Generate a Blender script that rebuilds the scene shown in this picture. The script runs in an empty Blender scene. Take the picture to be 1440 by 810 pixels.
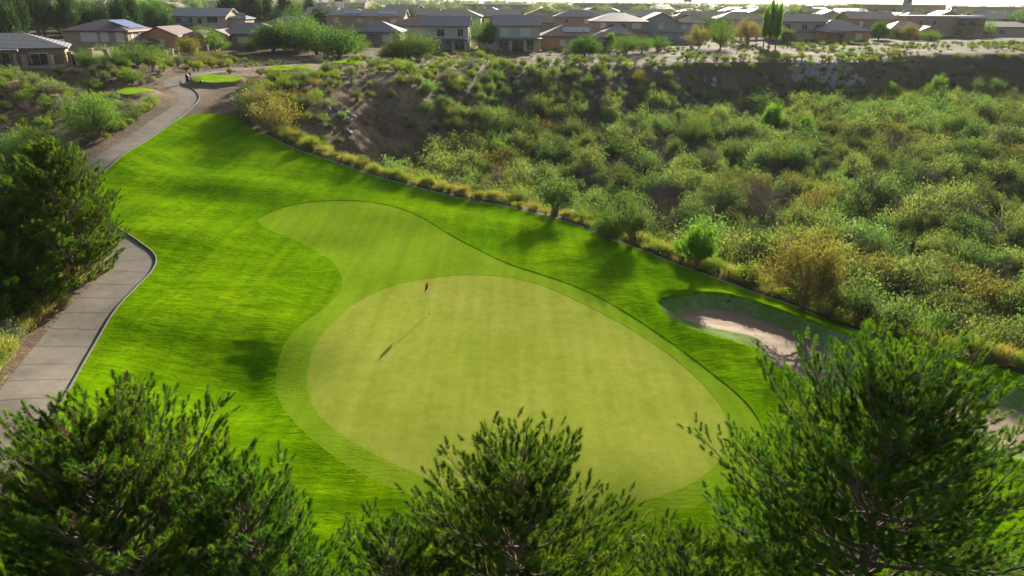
import bpy, math, random
import numpy as np
from mathutils import Matrix, Vector
R = math.radians
rng = np.random.default_rng(7); random.seed(7)
scene = bpy.context.scene
COL = scene.collection
# ------------------------------------------------------------------ camera
CZ, F, PITCH, ROLL = 18.0, 1000.0, R(21.95), R(0.5)
fw = np.array([0, math.cos(PITCH), -math.sin(PITCH)])
up0 = np.array([0, math.sin(PITCH), math.cos(PITCH)]); rt0 = np.array([1., 0, 0])
rt = math.cos(ROLL)*rt0 + math.sin(ROLL)*up0
up = -math.sin(ROLL)*rt0 + math.cos(ROLL)*up0
cam_d = bpy.data.cameras.new('camera'); cam = bpy.data.objects.new('camera', cam_d); COL.objects.link(cam)
cam_d.sensor_width = 36; cam_d.lens = 36*F/1440; cam_d.clip_end = 20000; cam_d.clip_start = 0.3
cam.matrix_world = Matrix(((rt[0], up[0], -fw[0], 0), (rt[1], up[1], -fw[1], 0), (rt[2], up[2], -fw[2], CZ), (0, 0, 0, 1)))
scene.camera = cam
def rays(p):
    p = np.atleast_2d(np.asarray(p, float))
    return fw + ((p[:, 0]-720)/F)[:, None]*rt - ((p[:, 1]-405)/F)[:, None]*up
def plane_pt(px, py, z):
    d = rays([(px, py)])[0]; t = (z-CZ)/d[2]; return d[0]*t, d[1]*t
# ------------------------------------------------------------------ noise
def _h(ix, iy, s):
    n = (ix*374761393 + iy*668265263 + s*1274126177) & 0xffffffff
    n = ((n ^ (n >> 13))*1274126177) & 0xffffffff
    n = (n ^ (n >> 16)) & 0xffff
    return n/65535.0
def vnoise(x, y, s=0):
    xi = np.floor(x).astype(np.int64); yi = np.floor(y).astype(np.int64); fx = x-xi; fy = y-yi
    fx = fx*fx*(3-2*fx); fy = fy*fy*(3-2*fy)
    a = _h(xi, yi, s); b = _h(xi+1, yi, s); c = _h(xi, yi+1, s); d = _h(xi+1, yi+1, s)
    return (a*(1-fx)+b*fx)*(1-fy)+(c*(1-fx)+d*fx)*fy*1.0
def fbm(x, y, s=0, o=4):
    v = 0; a = .5
    for i in range(o):
        v = v + a*(vnoise(x, y, s+i*17)-.5); x = x*2.03+5.1; y = y*2.03-3.7; a *= .5
    return v*2
def sstep(a, b, x):
    t = np.clip((x-a)/(b-a), 0, 1); return t*t*(3-2*t)
# ------------------------------------------------------------------ terrain
CP = [  # pixel x, pixel y, height
 (604,441,0),(900,690,-.3),(450,560,-.1),(1020,600,-.3),(750,400,.25),(800,560,-.1),(520,330,.9),(600,380,.35),(450,300,1.25),
 (330,545,-.5),(240,560,-.2),(390,470,.35),(330,430,.7),(150,480,.6),(50,560,1.35),(190,370,1.35),(260,370,1.15),(340,330,1.35),(250,300,1.7),
 (0,800,.8),(300,800,-.5),(600,810,-1),(900,810,-1.2),(1440,810,-1.5),(1500,1000,-1.5),(0,1100,-1),(-300,700,.8),(-300,450,2),
 (300,235,2.6),(200,240,3.2),(230,195,4.2),(300,180,4.3),(350,185,3.9),(430,225,2.9),(560,268,1.7),(700,295,.6),(850,342,.15),(1000,392,-.15),
 (1120,436,-.5),(1250,482,-.8),(1440,532,-1.2),(1000,460,-.1),(1100,560,-.5),(880,420,.15),(1300,600,-1),(1600,580,-1.2),
 (120,320,2.0),(60,400,1.5),(0,420,1.5),(150,226,3.9),(60,250,2.6),(-60,250,2.3),(235,162,5.5),(268,140,6.3),(245,119,7),(300,116,7.2),
 (90,160,4.1),(20,160,4.2),(-80,160,4.4),(190,134,6.6),(120,120,7.4),(40,112,8.6),(-60,110,9.2),(30,97,9.6),(-60,96,9.7),
 (150,80,7.6),(220,95,7.3),(300,98,7.7),(370,110,7.5),(405,101,7.7),(490,91,7.8),(345,70,7.8),(520,66,7.8),(450,120,7.2),
 (620,73,7.6),(620,92,7.0),(760,88,6.8),(760,70,7.5),(900,87,6.6),(900,75,7.4),(1000,84,6.6),(1100,84,6.4),(1100,64,7.8),(1200,82,6.5),(1300,72,7.4),(1400,62,8),(1320,52,8.2),(1500,64,8),
]
pts = np.array([(*plane_pt(a, b, z), z) for a, b, z in CP])
ext = [(-300,300,8),(0,320,8),(320,320,8),(-300,120,9),(300,60,2),(-250,0,2),(250,0,-1),(0,-60,-1),(-120,-40,1),(120,-40,-1)]
pts = np.vstack([pts, np.array(ext, float)])
S = 100.
def _k(r2): return .5*r2*np.log(r2+1e-12)
def tps_fit(P, lam=.0004):
    n = len(P); X = P[:, :2]/S; K = _k(((X[:, None]-X[None])**2).sum(-1))+lam*np.eye(n)
    A = np.zeros((n+3, n+3)); A[:n, :n] = K; Q = np.c_[np.ones(n), X]; A[:n, n:] = Q; A[n:, :n] = Q.T
    return np.linalg.solve(A, np.r_[P[:, 2], 0, 0, 0])
TW = tps_fit(pts); TX = pts[:, :2]/S
def tps(x, y):
    sh = x.shape; x = x.ravel()/S; y = y.ravel()/S; o = np.empty_like(x)
    for i in range(0, len(x), 40000):
        a = x[i:i+40000]; b = y[i:i+40000]
        o[i:i+40000] = _k((a[:, None]-TX[:, 0])**2+(b[:, None]-TX[:, 1])**2)@TW[:-3] + TW[-3]+TW[-2]*a+TW[-1]*b
    return o.reshape(sh)
def axis(segs):
    v = [segs[0][0]]
    for a, b, s in segs:
        n = max(1, int(round((b-a)/s))); v += list(a+(b-a)*np.arange(1, n+1)/n)
    while v[-1] < 6000: v.append(v[-1]+max(segs[-1][2], (v[-1]-segs[-1][1])*.13+segs[-1][2]*1.2))
    return np.array(v)
gxp = axis([(0,11,.3),(11,30,.16),(30,46,.3),(46,70,.6),(70,210,1.5),(210,300,4)])
gxn = axis([(0,46,.3),(46,70,.6),(70,210,1.5),(210,300,4)]); GX = np.r_[-gxn[::-1][:-1], gxp]
gy = axis([(8,26,.3),(26,44,.16),(44,105,.3),(105,170,.75),(170,240,1.5),(240,320,4)])
GY = np.r_[[-60,-40,-25,-15,-8,-2,3,6], gy]
XX, YY = np.meshgrid(GX, GY, indexing='ij')
def upland(x, y):
    h = tps(np.clip(x, -330, 330), np.clip(y, -70, 330))
    r = np.hypot(x, y); far = 8 + 26*sstep(500, 2600, y)*sstep(300, -1600, x) + 5*sstep(700,4000,y)
    t = sstep(230, 330, r)
    return h*(1-t)+far*t
HG = upland(XX, YY)
def Hq(x, y, G=None):
    G = HG if G is None else G
    x = np.clip(np.asarray(x, float), GX[0]+.01, GX[-1]-.01); y = np.clip(np.asarray(y, float), GY[0]+.01, GY[-1]-.01)
    i = np.searchsorted(GX, x)-1; j = np.searchsorted(GY, y)-1
    fx = (x-GX[i])/(GX[i+1]-GX[i]); fy = (y-GY[j])/(GY[j+1]-GY[j])
    return (G[i, j]*(1-fx)+G[i+1, j]*fx)*(1-fy)+(G[i, j+1]*(1-fx)+G[i+1, j+1]*fx)*fy
TS = np.geomspace(6, 7000, 900)
def ground(p, off=0.):
    """pixels of the photograph -> points of the terrain"""
    d = rays(p); out = []
    for dd in d:
        P = TS[:, None]*dd; dz = CZ+P[:, 2]-Hq(P[:, 0], P[:, 1])-off
        k = np.argmax(dz < 0)
        if dz[k] >= 0: k = len(TS)-1
        a = max(k-1, 0); t = TS[a]+(TS[k]-TS[a])*dz[a]/(dz[a]-dz[k]+1e-9)
        out.append((t*dd[0], t*dd[1], CZ+t*dd[2]))
    return np.array(out)
def g1(px, py): return ground([(px, py)])[0]
def depth(p): return p[1]*fw[1]+(p[2]-CZ)*fw[2]
def smooth(P, n=8, closed=True):
    P = np.asarray(P, float); m = len(P); o = []
    for i in range(m if closed else m-1):
        q = [P[(i+k) % m] if closed else P[min(max(i+k, 0), m-1)] for k in (-1, 0, 1, 2)]
        for t in np.arange(n)/n:
            o.append(.5*((2*q[1])+(-q[0]+q[2])*t+(2*q[0]-5*q[1]+4*q[2]-q[3])*t*t+(-q[0]+3*q[1]-3*q[2]+q[3])*t**3))
    if not closed: o.append(P[-1])
    return np.array(o)
def segdist(x, y, P, closed=True):
    A = P; B = np.roll(P, -1, 0)
    if not closed: A = A[:-1]; B = B[:-1]
    o = np.full(x.shape, 1e9)
    for a, b in zip(A, B):
        d = b-a; L = d@d+1e-12; t = np.clip(((x-a[0])*d[0]+(y-a[1])*d[1])/L, 0, 1)
        o = np.minimum(o, (x-a[0]-t*d[0])**2+(y-a[1]-t*d[1])**2)
    return np.sqrt(o)
def sdf(x, y, P, margin=12):
    """signed distance, positive inside the closed outline"""
    sh = x.shape; x = x.ravel(); y = y.ravel(); o = np.full(x.shape, -float(margin))
    m = (x > P[:, 0].min()-margin)&(x < P[:, 0].max()+margin)&(y > P[:, 1].min()-margin)&(y < P[:, 1].max()+margin)
    a, b = x[m], y[m]; d = segdist(a, b, P); ins = np.zeros(a.shape, bool); Q = np.roll(P, -1, 0)
    for p, q in zip(P, Q):
        if p[1] == q[1]: continue
        c = (p[1] > b) != (q[1] > b); ins ^= c & (a < (q[0]-p[0])*(b-p[1])/(q[1]-p[1])+p[0])
    o[m] = np.where(ins, d, -d); return o.reshape(sh)
# the wash (valley) cut into the upland
rim_near = [(452,113),(405,140),(372,165),(385,188),(430,208),(480,227),(540,247),(600,263),(660,277),(720,288),(800,309),(870,336),(940,363),(1000,384),(1060,406),(1120,427),(1180,452),(1250,471),(1330,491),(1440,521),(1600,565)]
rim_far = [(1800,78),(1500,75),(1400,76),(1300,76),(1230,84),(1190,87),(1100,87),(1000,87),(900,90),(820,92),(760,93),(700,93),(640,96),(560,101),(500,105)]
rn = ground(rim_near)[:, :2]; rf = ground(rim_far)[:, :2]
ringv = np.vstack([rn, [[160, 20], [420, 40], [420, 190]], rf])
RIM = smooth(ringv, 5)
RIM = RIM[[i for i in range(len(RIM))]]
_dv = sdf(XX, YY, RIM, 60)
wob = fbm(XX*.12, YY*.12, 5, 3)
w = 7+sstep(60, 130, YY)*(5+17*sstep(42, 2, XX))
gul = 1+.5*fbm(XX*.22, YY*.05, 8, 3)*sstep(100, 130, YY)
tt = sstep(0, 1, np.clip(_dv/(w*gul), 0, 1)**.85)
V = -5+2.6*sstep(75, 145, YY)+.9*sstep(150,200,YY)*3 + 1.2*wob
sl = 4*tt*(1-tt)
HG = HG*(1-tt)+V*tt + sl*(1.1*fbm(XX*.3, YY*.3, 31, 3)+.5*fbm(XX*.8, YY*.8, 33, 2)+1.5*(.25-np.abs(fbm(XX*.35+YY*.05, YY*.05, 37, 2)))*sstep(20, 50, XX))*sstep(60, 110, YY)
# natural lumps off the golf course
# golf-course bumps  (px, py, radius x, radius y, amount)
for px, py, sx, sy, a in [(250,330,4,3,.45),(330,262,7,3.2,.55),(215,300,4,3,.35),(420,345,5,3,-.3),(300,470,5,2.5,.2),(330,560,3.2,3,-.32),(900,375,6,4,.4),(800,350,6,4,.3),(640,310,8,3,.3),(300,205,7,4,.4),(420,250,7,3,-.25),(200,215,5,4,.3),(1010,480,3,3,.35),(550,240,8,3,.3),(240,440,5,3,.3),(1080,560,2.5,5,.4)]:
    q = g1(px, py); HG = HG + a*np.exp(-((XX-q[0])/sx)**2-((YY-q[1])/sy)**2)
# path
PATH_PX = [(-260,900),(-120,740),(-45,660),(25,580),(80,500),(120,445),(160,402),(182,380),(186,364),(165,347),(130,322),(108,290),(112,258),(142,228),(185,200),(222,175),(250,155),(266,139),(259,127),(243,118),(252,110),(285,104),(330,99),(375,94),(425,90)]
PC = smooth(ground(PATH_PX)[:, :2], 8, closed=False)
dp = segdist(XX, YY, PC, False) if False else None
def near_path(x, y):
    sh = x.shape; x = x.ravel(); y = y.ravel(); o = np.full(x.shape, 50.)
    m = (x > PC[:, 0].min()-6)&(x < PC[:, 0].max()+6)&(y > PC[:, 1].min()-6)&(y < PC[:, 1].max()+6)
    o[m] = segdist(x[m], y[m], PC, False); return o.reshape(sh)
GREEN = smooth(ground([(640,387),(590,393),(545,404),(500,426),(464,458),(441,492),(432,530),(438,567),(456,592),(490,618),(530,641),(574,661),(640,688),(720,706),(800,714),(880,710),(950,690),(1000,660),(1022,622),(1018,580),(985,537),(940,498),(880,459),(820,427),(760,401),(700,388)])[:, :2], 6)
FRINGE = smooth(ground([(365,307),(400,291),(450,283),(510,283),(560,293),(610,316),(660,345),(710,369),(760,386),(820,408),(880,440),(940,480),(1000,525),(1050,568),(1073,608),(1066,640),(1030,680),(980,712),(920,733),(850,745),(750,743),(650,725),(575,697),(500,662),(440,620),(402,580),(388,545),(394,502),(418,462),(456,432),(479,408),(478,385),(460,363),(430,345),(395,330),(370,318)])[:, :2], 6)
TURF = smooth(ground([(80,572),(108,525),(150,452),(193,402),(214,374),(208,360),(188,350),(165,330),(140,300),(132,260),(158,226),(195,203),(240,172),(262,164),(290,160),(330,164),(345,176),(372,190),(420,212),(480,232),(540,252),(600,268),(660,282),(720,293),(800,314),(870,341),(940,368),(1000,390),(1060,412),(1120,433),(1180,458),(1250,478),(1330,498),(1440,530),(1600,575)])[:, :2], 5)
TURF = TURF[5:-5]; TURF = np.vstack([TURF, [[50, 18], [45, -30], [-45, -30], [-38, 12]], smooth(ground([(-170,900),(-60,775),(15,680),(72,590)])[:, :2], 4, False)])
SAND = smooth(ground([(958,446),(971,439),(994,434),(1023,435),(1053,443),(1089,457),(1127,475),(1160,489),(1195,501),(1260,522),(1340,549),(1440,580),(1510,606),(1510,650),(1440,640),(1340,603),(1240,568),(1164,541),(1124,531),(1096,515),(1082,500),(1072,486),(1062,475),(1023,466),(990,459)], -.5)[:, :2], 5)
BANK = smooth(ground([(928,431),(945,421),(985,416),(1030,420),(1080,435),(1130,453),(1190,475),(1250,495),(1320,516),(1440,553),(1550,590),(1560,650),(1440,652),(1330,612),(1230,577),(1150,547),(1110,530),(1080,513),(1068,498),(1040,486),(1000,475),(950,455)])[:, :2], 5)
TEES = [[(270,117),(282,113),(305,111),(335,111.5),(344,115),(332,119),(305,120.5),(280,121)],
        [(372,100.5),(385,98),(410,97),(435,97.5),(441,100),(425,102.5),(400,103.5),(378,103)],
        [(470,91),(480,89.5),(500,89),(512,91),(500,92.7),(480,92.8)],
        [(163,135),(175,129.5),(200,128),(216,130),(212,135),(195,138.5),(175,139)]]
TEEP = [smooth(ground(t)[:, :2], 5) for t in TEES]
ds = sdf(XX, YY, SAND); db = sdf(XX, YY, BANK)
bt = np.where(ds > 0, 1, np.where(db > 0, np.clip(db, 0, 99)/(np.clip(db, 0, 99)+np.clip(-ds, 0, 99)+1e-6), 0))
HG = HG-.5*sstep(0, 1, bt)**.8-.14*sstep(0, 1.6, ds)
HG = HG+.22*np.exp(-((db-0)/1.0)**2)*(db < 0)
dturf = sdf(XX, YY, TURF); dpth = near_path(XX, YY)
nat = sstep(-.3, -3, dturf)*sstep(1.6, 3.5, dpth)
HG = HG + nat*(.35*fbm(XX*.25, YY*.25, 3, 4))*sstep(400, 250, YY)
dtee = [sdf(XX, YY, t) for t in TEEP]
for d in dtee: HG = HG+.5*sstep(-1.0, 0, d)
roughm = sstep(.0, 1.5, dturf)*sstep(.2, -1.5, sdf(XX, YY, FRINGE))*sstep(0, -1, db)
HG = HG+roughm*(.25*fbm(XX*.13+YY*.05, YY*.22, 301, 3)+.05*fbm(XX*.55+YY*.3, YY*1.1-XX*.2, 303, 2))+.05*fbm(XX*.11, YY*.14, 305, 2)*sstep(0, 2, dturf)
HGs = HG.copy()
# ------------------------------------------------------------------ mesh helpers
def mesh_np(name, V, Fc, mats, parent=None, smoothf=True, attrs=None, midx=None, k=None):
    V = np.asarray(V, np.float32); Fc = np.asarray(Fc, np.int32)
    me = bpy.data.meshes.new(name); n, s = Fc.shape
    me.vertices.add(len(V)); me.vertices.foreach_set('co', V.ravel())
    me.loops.add(n*s); me.loops.foreach_set('vertex_index', Fc.ravel())
    me.polygons.add(n); me.polygons.foreach_set('loop_start', np.arange(n, dtype=np.int32)*s)
    if smoothf: me.polygons.foreach_set('use_smooth', np.ones(n, bool))
    if midx is not None: me.polygons.foreach_set('material_index', np.asarray(midx, np.int32))
    for m in (mats if isinstance(mats, (list, tuple)) else [mats]): me.materials.append(m)
    for an, av in (attrs or {}).items():
        a = me.attributes.new(an, 'FLOAT', 'POINT'); a.data.foreach_set('value', np.asarray(av, np.float32))
    me.update(); me.validate()
    o = bpy.data.objects.new(name, me); COL.objects.link(o)
    if parent: o.parent = parent
    return o
def tag(o, label=None, cat=None, group=None, kind=None):
    if label: o['label'] = label
    if cat: o['category'] = cat
    if group: o['group'] = group
    if kind: o['kind'] = kind
    return o
def empty(name, loc, rz=0, sc=1):
    o = bpy.data.objects.new(name, None); COL.objects.link(o); o.location = loc; o.rotation_euler = (0, 0, rz)
    o.scale = (sc,)*3 if np.isscalar(sc) else sc; o.empty_display_size = .3; return o
class MB:
    def __init__(s): s.v = []; s.f = []; s.m = []
    def face(s, P, m=0):
        i = len(s.v); s.v += [tuple(p) for p in P]; s.f.append(tuple(range(i, i+len(P)))); s.m.append(m)
    def box(s, x0, x1, y0, y1, z0, z1, m=0):
        c = [(x, y, z) for z in (z0, z1) for y in (y0, y1) for x in (x0, x1)]; i = len(s.v); s.v += c
        for f in ((0,2,3,1),(4,5,7,6),(0,1,5,4),(2,6,7,3),(0,4,6,2),(1,3,7,5)): s.f.append(tuple(i+k for k in f)); s.m.append(m)
    def tube(s, P, rad, n=6, m=0, cap=True):
        P = np.asarray(P, float); rad = np.broadcast_to(np.asarray(rad, float), (len(P),)); i0 = len(s.v)
        T = np.gradient(P, axis=0); T /= np.linalg.norm(T, axis=1)[:, None]+1e-9
        ref = np.array([0, 0, 1.]) if abs(T[0, 2]) < .9 else np.array([1., 0, 0])
        A = np.cross(T, ref); A /= np.linalg.norm(A, axis=1)[:, None]+1e-9; B = np.cross(T, A)
        for k in range(len(P)):
            for q in range(n):
                a = 2*math.pi*q/n; s.v.append(tuple(P[k]+rad[k]*(A[k]*math.cos(a)+B[k]*math.sin(a))))
        for k in range(len(P)-1):
            for q in range(n):
                s.f.append((i0+k*n+q, i0+k*n+(q+1) % n, i0+(k+1)*n+(q+1) % n, i0+(k+1)*n+q)); s.m.append(m)
        if cap: s.f.append(tuple(i0+q for q in range(n))[::-1]); s.m.append(m); s.f.append(tuple(i0+(len(P)-1)*n+q for q in range(n))); s.m.append(m)
    def build(s, name, mats, parent=None, sm=False):
        me = bpy.data.meshes.new(name); me.from_pydata(s.v, [], s.f)
        for m in (mats if isinstance(mats, (list, tuple)) else [mats]): me.materials.append(m)
        me.polygons.foreach_set('material_index', s.m)
        if sm: me.polygons.foreach_set('use_smooth', [True]*len(s.f))
        me.update(); o = bpy.data.objects.new(name, me); COL.objects.link(o)
        if parent: o.parent = parent
        return o
# ------------------------------------------------------------------ materials
def newmat(name):
    m = bpy.data.materials.new(name); m.use_nodes = True; nt = m.node_tree; nt.nodes.clear()
    return m, nt, (lambda t, **k: mk(nt, t, **k))
def mk(nt, t, **k):
    n = nt.nodes.new(t)
    for a, v in k.items():
        if a.startswith('i_'):
            key = a[2:].replace('_', ' '); key = int(key) if key.isdigit() else key
            n.inputs[key].default_value = v
        else: setattr(n, a, v)
    return n
def ramp(nt, pts):
    n = nt.nodes.new('ShaderNodeValToRGB'); e = n.color_ramp.elements
    while len(e) < len(pts): e.new(.5)
    for x, (p, c) in zip(e, pts): x.position = p; x.color = (*c, 1) if len(c) == 3 else c
    return n
def simple(name, col, rough=.8, var=.15, scale=3, bump=0, metal=0, bscale=None, spec=.3):
    m, nt, N = newmat(name); L = nt.links
    g = N('ShaderNodeTexCoord'); no = N('ShaderNodeTexNoise', i_Scale=scale, i_Detail=5.)
    L.new(g.outputs['Object'], no.inputs['Vector'])
    r = ramp(nt, [(.25, [c*(1-var) for c in col]), (.75, [min(1, c*(1+var)) for c in col])]); L.new(no.outputs['Fac'], r.inputs[0])
    b = N('ShaderNodeBsdfPrincipled', i_Roughness=rough, i_Metallic=metal); b.inputs['Specular IOR Level'].default_value = spec
    L.new(r.outputs[0], b.inputs['Base Color']); o = N('ShaderNodeOutputMaterial'); L.new(b.outputs[0], o.inputs[0])
    if bump:
        n2 = N('ShaderNodeTexNoise', i_Scale=bscale or scale*6, i_Detail=4.); L.new(g.outputs['Object'], n2.inputs['Vector'])
        bp = N('ShaderNodeBump', i_Strength=bump, i_Distance=.05); L.new(n2.outputs['Fac'], bp.inputs['Height']); L.new(bp.outputs[0], b.inputs['Normal'])
    return m
def grassmat(name, cols, fine, bump, streak=0, mow=0):
    """turf: colours by patches, blade clumps as bump"""
    m, nt, N = newmat(name); L = nt.links
    g = N('ShaderNodeTexCoord'); mp = N('ShaderNodeMapping'); L.new(g.outputs['Object'], mp.inputs[0])
    big = N('ShaderNodeTexNoise', i_Scale=.16, i_Detail=5., i_Roughness=.62); L.new(mp.outputs[0], big.inputs['Vector'])
    mid = N('ShaderNodeTexNoise', i_Scale=1.6, i_Detail=5., i_Roughness=.7); L.new(mp.outputs[0], mid.inputs['Vector'])
    fn = N('ShaderNodeTexNoise', i_Scale=fine, i_Detail=4., i_Roughness=.75)
    m2 = N('ShaderNodeMapping'); m2.inputs['Rotation'].default_value = (0, 0, R(-18)); m2.inputs['Scale'].default_value = (.55, 1.5, 1)
    L.new(g.outputs['Object'], m2.inputs[0]); L.new(m2.outputs[0], fn.inputs['Vector'])
    ad = N('ShaderNodeMath', operation='MULTIPLY_ADD'); ad.inputs[1].default_value = .45; L.new(mid.outputs['Fac'], ad.inputs[0])
    a2 = N('ShaderNodeMath', operation='MULTIPLY'); a2.inputs[1].default_value = .55; L.new(big.outputs['Fac'], a2.inputs[0]); L.new(a2.outputs[0], ad.inputs[2])
    r = ramp(nt, [(.33, cols[0]), (.5, cols[1]), (.66, cols[2])]); L.new(ad.outputs[0], r.inputs[0])
    r2 = ramp(nt, [(.3, (.62,)*3), (.6, (1.12,)*3)]); L.new(fn.outputs['Fac'], r2.inputs[0])
    mx = N('ShaderNodeMix', data_type='RGBA', blend_type='MULTIPLY'); mx.inputs[0].default_value = .8 if streak else .45
    L.new(r.outputs[0], mx.inputs[6]); L.new(r2.outputs[0], mx.inputs[7])
    m3 = N('ShaderNodeMapping'); m3.inputs['Rotation'].default_value = (0, 0, R(24)); m3.inputs['Scale'].default_value = (1.3, .05, 1); L.new(g.outputs['Object'], m3.inputs[0])
    st = N('ShaderNodeTexNoise', i_Scale=1.0, i_Detail=3.); L.new(m3.outputs[0], st.inputs['Vector']); r3 = ramp(nt, [(.38, (1-mow,)*3), (.62, (1+mow,)*3)]); L.new(st.outputs['Fac'], r3.inputs[0])
    m4 = N('ShaderNodeMix', data_type='RGBA', blend_type='MULTIPLY'); m4.inputs[0].default_value = 1; L.new(mx.outputs[2], m4.inputs[6]); L.new(r3.outputs[0], m4.inputs[7])
    sp = N('ShaderNodeTexNoise', i_Scale=.55, i_Detail=6., i_Roughness=.7); L.new(g.outputs['Object'], sp.inputs['Vector']); r5 = ramp(nt, [(.69, (0,)*3), (.76, (.8 if streak else .0,)*3)]); L.new(sp.outputs['Fac'], r5.inputs[0])
    m5 = N('ShaderNodeMix', data_type='RGBA'); L.new(r5.outputs[0], m5.inputs[0]); L.new(m4.outputs[2], m5.inputs[6]); m5.inputs[7].default_value = (.17,.14,.05,1)
    b = N('ShaderNodeBsdfDiffuse', i_Roughness=.3); L.new(m5.outputs[2], b.inputs['Color'])
    hh = N('ShaderNodeMath', operation='MULTIPLY_ADD'); hh.inputs[1].default_value = .6; L.new(fn.outputs['Fac'], hh.inputs[0])
    md = N('ShaderNodeTexNoise', i_Scale=fine*.28, i_Detail=3.); L.new(m2.outputs[0], md.inputs['Vector']); L.new(md.outputs['Fac'], hh.inputs[2])
    bp = N('ShaderNodeBump', i_Strength=bump, i_Distance=.11); L.new(hh.outputs[0], bp.inputs['Height']); L.new(bp.outputs[0], b.inputs['Normal'])
    o = N('ShaderNodeOutputMaterial'); L.new(b.outputs[0], o.inputs[0]); return m
M = {}
M['rough'] = grassmat('rough_grass', [(.06,.16,.001),(.12,.245,.001),(.205,.325,.002)], 9, .8, 1, .12)
M['fringe'] = grassmat('fringe_grass', [(.145,.25,.006),(.185,.295,.012),(.235,.33,.02)], 14, .28, 0, .08)
M['green'] = grassmat('green_grass', [(.22,.278,.022),(.28,.322,.04),(.365,.37,.065)], 18, .12, 0, .055)
M['bank'] = grassmat('bunker_bank_grass', [(.08,.16,.02),(.17,.24,.07),(.30,.34,.16)], 7, .8, 1)
M['tee'] = grassmat('tee_grass', [(.20,.34,.01),(.24,.40,.015),(.28,.42,.02)], 14, .2)
M['sand'] = simple('bunker_sand', (.23,.165,.105), .95, .14, 1.2, .35, bscale=7)
M['stucco'] = {}
def groundmat():
    m, nt, N = newmat('desert_dirt'); L = nt.links; g = N('ShaderNodeTexCoord')
    a = N('ShaderNodeTexNoise', i_Scale=.09, i_Detail=8., i_Roughness=.65); L.new(g.outputs['Object'], a.inputs['Vector'])
    r = ramp(nt, [(.32, (.10,.073,.05)), (.5, (.175,.125,.084)), (.68, (.25,.185,.125))]); L.new(a.outputs['Fac'], r.inputs[0])
    c = N('ShaderNodeTexNoise', i_Scale=1.9, i_Detail=7., i_Roughness=.7); L.new(g.outputs['Object'], c.inputs['Vector'])
    r2 = ramp(nt, [(.35, (.55,.55,.5)), (.6, (1.1,1.08,1.05))]); L.new(c.outputs['Fac'], r2.inputs[0])
    mx = N('ShaderNodeMix', data_type='RGBA', blend_type='MULTIPLY'); mx.inputs[0].default_value = .8
    L.new(r.outputs[0], mx.inputs[6]); L.new(r2.outputs[0], mx.inputs[7])
    at = N('ShaderNodeAttribute', attribute_name='track'); m2 = N('ShaderNodeMix', data_type='RGBA'); L.new(at.outputs['Fac'], m2.inputs[0])
    L.new(mx.outputs[2], m2.inputs[6]); m2.inputs[7].default_value = (.25,.195,.14,1)
    at2 = N('ShaderNodeAttribute', attribute_name='weedy_shade'); m3 = N('ShaderNodeMix', data_type='RGBA'); L.new(at2.outputs['Fac'], m3.inputs[0])
    L.new(m2.outputs[2], m3.inputs[6]); m3.inputs[7].default_value = (.065,.065,.03,1)
    b = N('ShaderNodeBsdfPrincipled', i_Roughness=.95); b.inputs['Specular IOR Level'].default_value = .1; L.new(m3.outputs[2], b.inputs['Base Color'])
    vo = N('ShaderNodeTexNoise', i_Scale=3.2, i_Detail=8., i_Roughness=.7); L.new(g.outputs['Object'], vo.inputs['Vector'])
    bp = N('ShaderNodeBump', i_Strength=.8, i_Distance=.25); L.new(vo.outputs['Fac'], bp.inputs['Height']); L.new(bp.outputs[0], b.inputs['Normal'])
    o = N('ShaderNodeOutputMaterial'); L.new(b.outputs[0], o.inputs[0]); return m
M['dirt'] = groundmat()
def foliage(name, ca, cb, trans=.4, hv=.05, vv=.35, tcol=None):
    m, nt, N = newmat(name); L = nt.links
    at = N('ShaderNodeAttribute', attribute_name='tint'); oi = N('ShaderNodeObjectInfo')
    mx = N('ShaderNodeMix', data_type='RGBA'); L.new(at.outputs['Fac'], mx.inputs[0]); mx.inputs[6].default_value = (*ca, 1); mx.inputs[7].default_value = (*cb, 1)
    hs = N('ShaderNodeHueSaturation'); L.new(mx.outputs[2], hs.inputs['Color'])
    mr = N('ShaderNodeMapRange'); mr.inputs[3].default_value = .5-hv; mr.inputs[4].default_value = .5+hv; L.new(oi.outputs['Random'], mr.inputs[0]); L.new(mr.outputs[0], hs.inputs['Hue'])
    wn = N('ShaderNodeTexWhiteNoise', noise_dimensions='1D'); L.new(oi.outputs['Random'], wn.inputs['W'])
    m2 = N('ShaderNodeMapRange'); m2.inputs[3].default_value = 1-vv; m2.inputs[4].default_value = 1+vv; L.new(wn.outputs['Value'], m2.inputs[0]); L.new(m2.outputs[0], hs.inputs['Value'])
    d = N('ShaderNodeBsdfDiffuse'); L.new(hs.outputs[0], d.inputs[0]); t = N('ShaderNodeBsdfTranslucent')
    mt = N('ShaderNodeMix', data_type='RGBA', blend_type='MULTIPLY'); mt.inputs[0].default_value = 1; L.new(hs.outputs[0], mt.inputs[6]); mt.inputs[7].default_value = (*(tcol or (1.5,1.6,.6)), 1)
    L.new(mt.outputs[2], t.inputs[0]); s = N('ShaderNodeMixShader'); s.inputs[0].default_value = trans; L.new(d.outputs[0], s.inputs[1]); L.new(t.outputs[0], s.inputs[2])
    gl = N('ShaderNodeBsdfGlossy'); gl.inputs['Roughness'].default_value = .45; s2 = N('ShaderNodeMixShader'); s2.inputs[0].default_value = .02
    L.new(s.outputs[0], s2.inputs[1]); L.new(gl.outputs[0], s2.inputs[2])
    o = N('ShaderNodeOutputMaterial'); L.new(s2.outputs[0], o.inputs[0]); return m
M['bark'] = simple('bark', (.16,.115,.085), .9, .3, 6, .5)
M['twig'] = simple('twig_bark', (.17,.13,.105), .9, .3, 4)
M['needle'] = foliage('pine_needles', (.018,.07,.006), (.14,.21,.016), .42, .015, .12)
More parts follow.
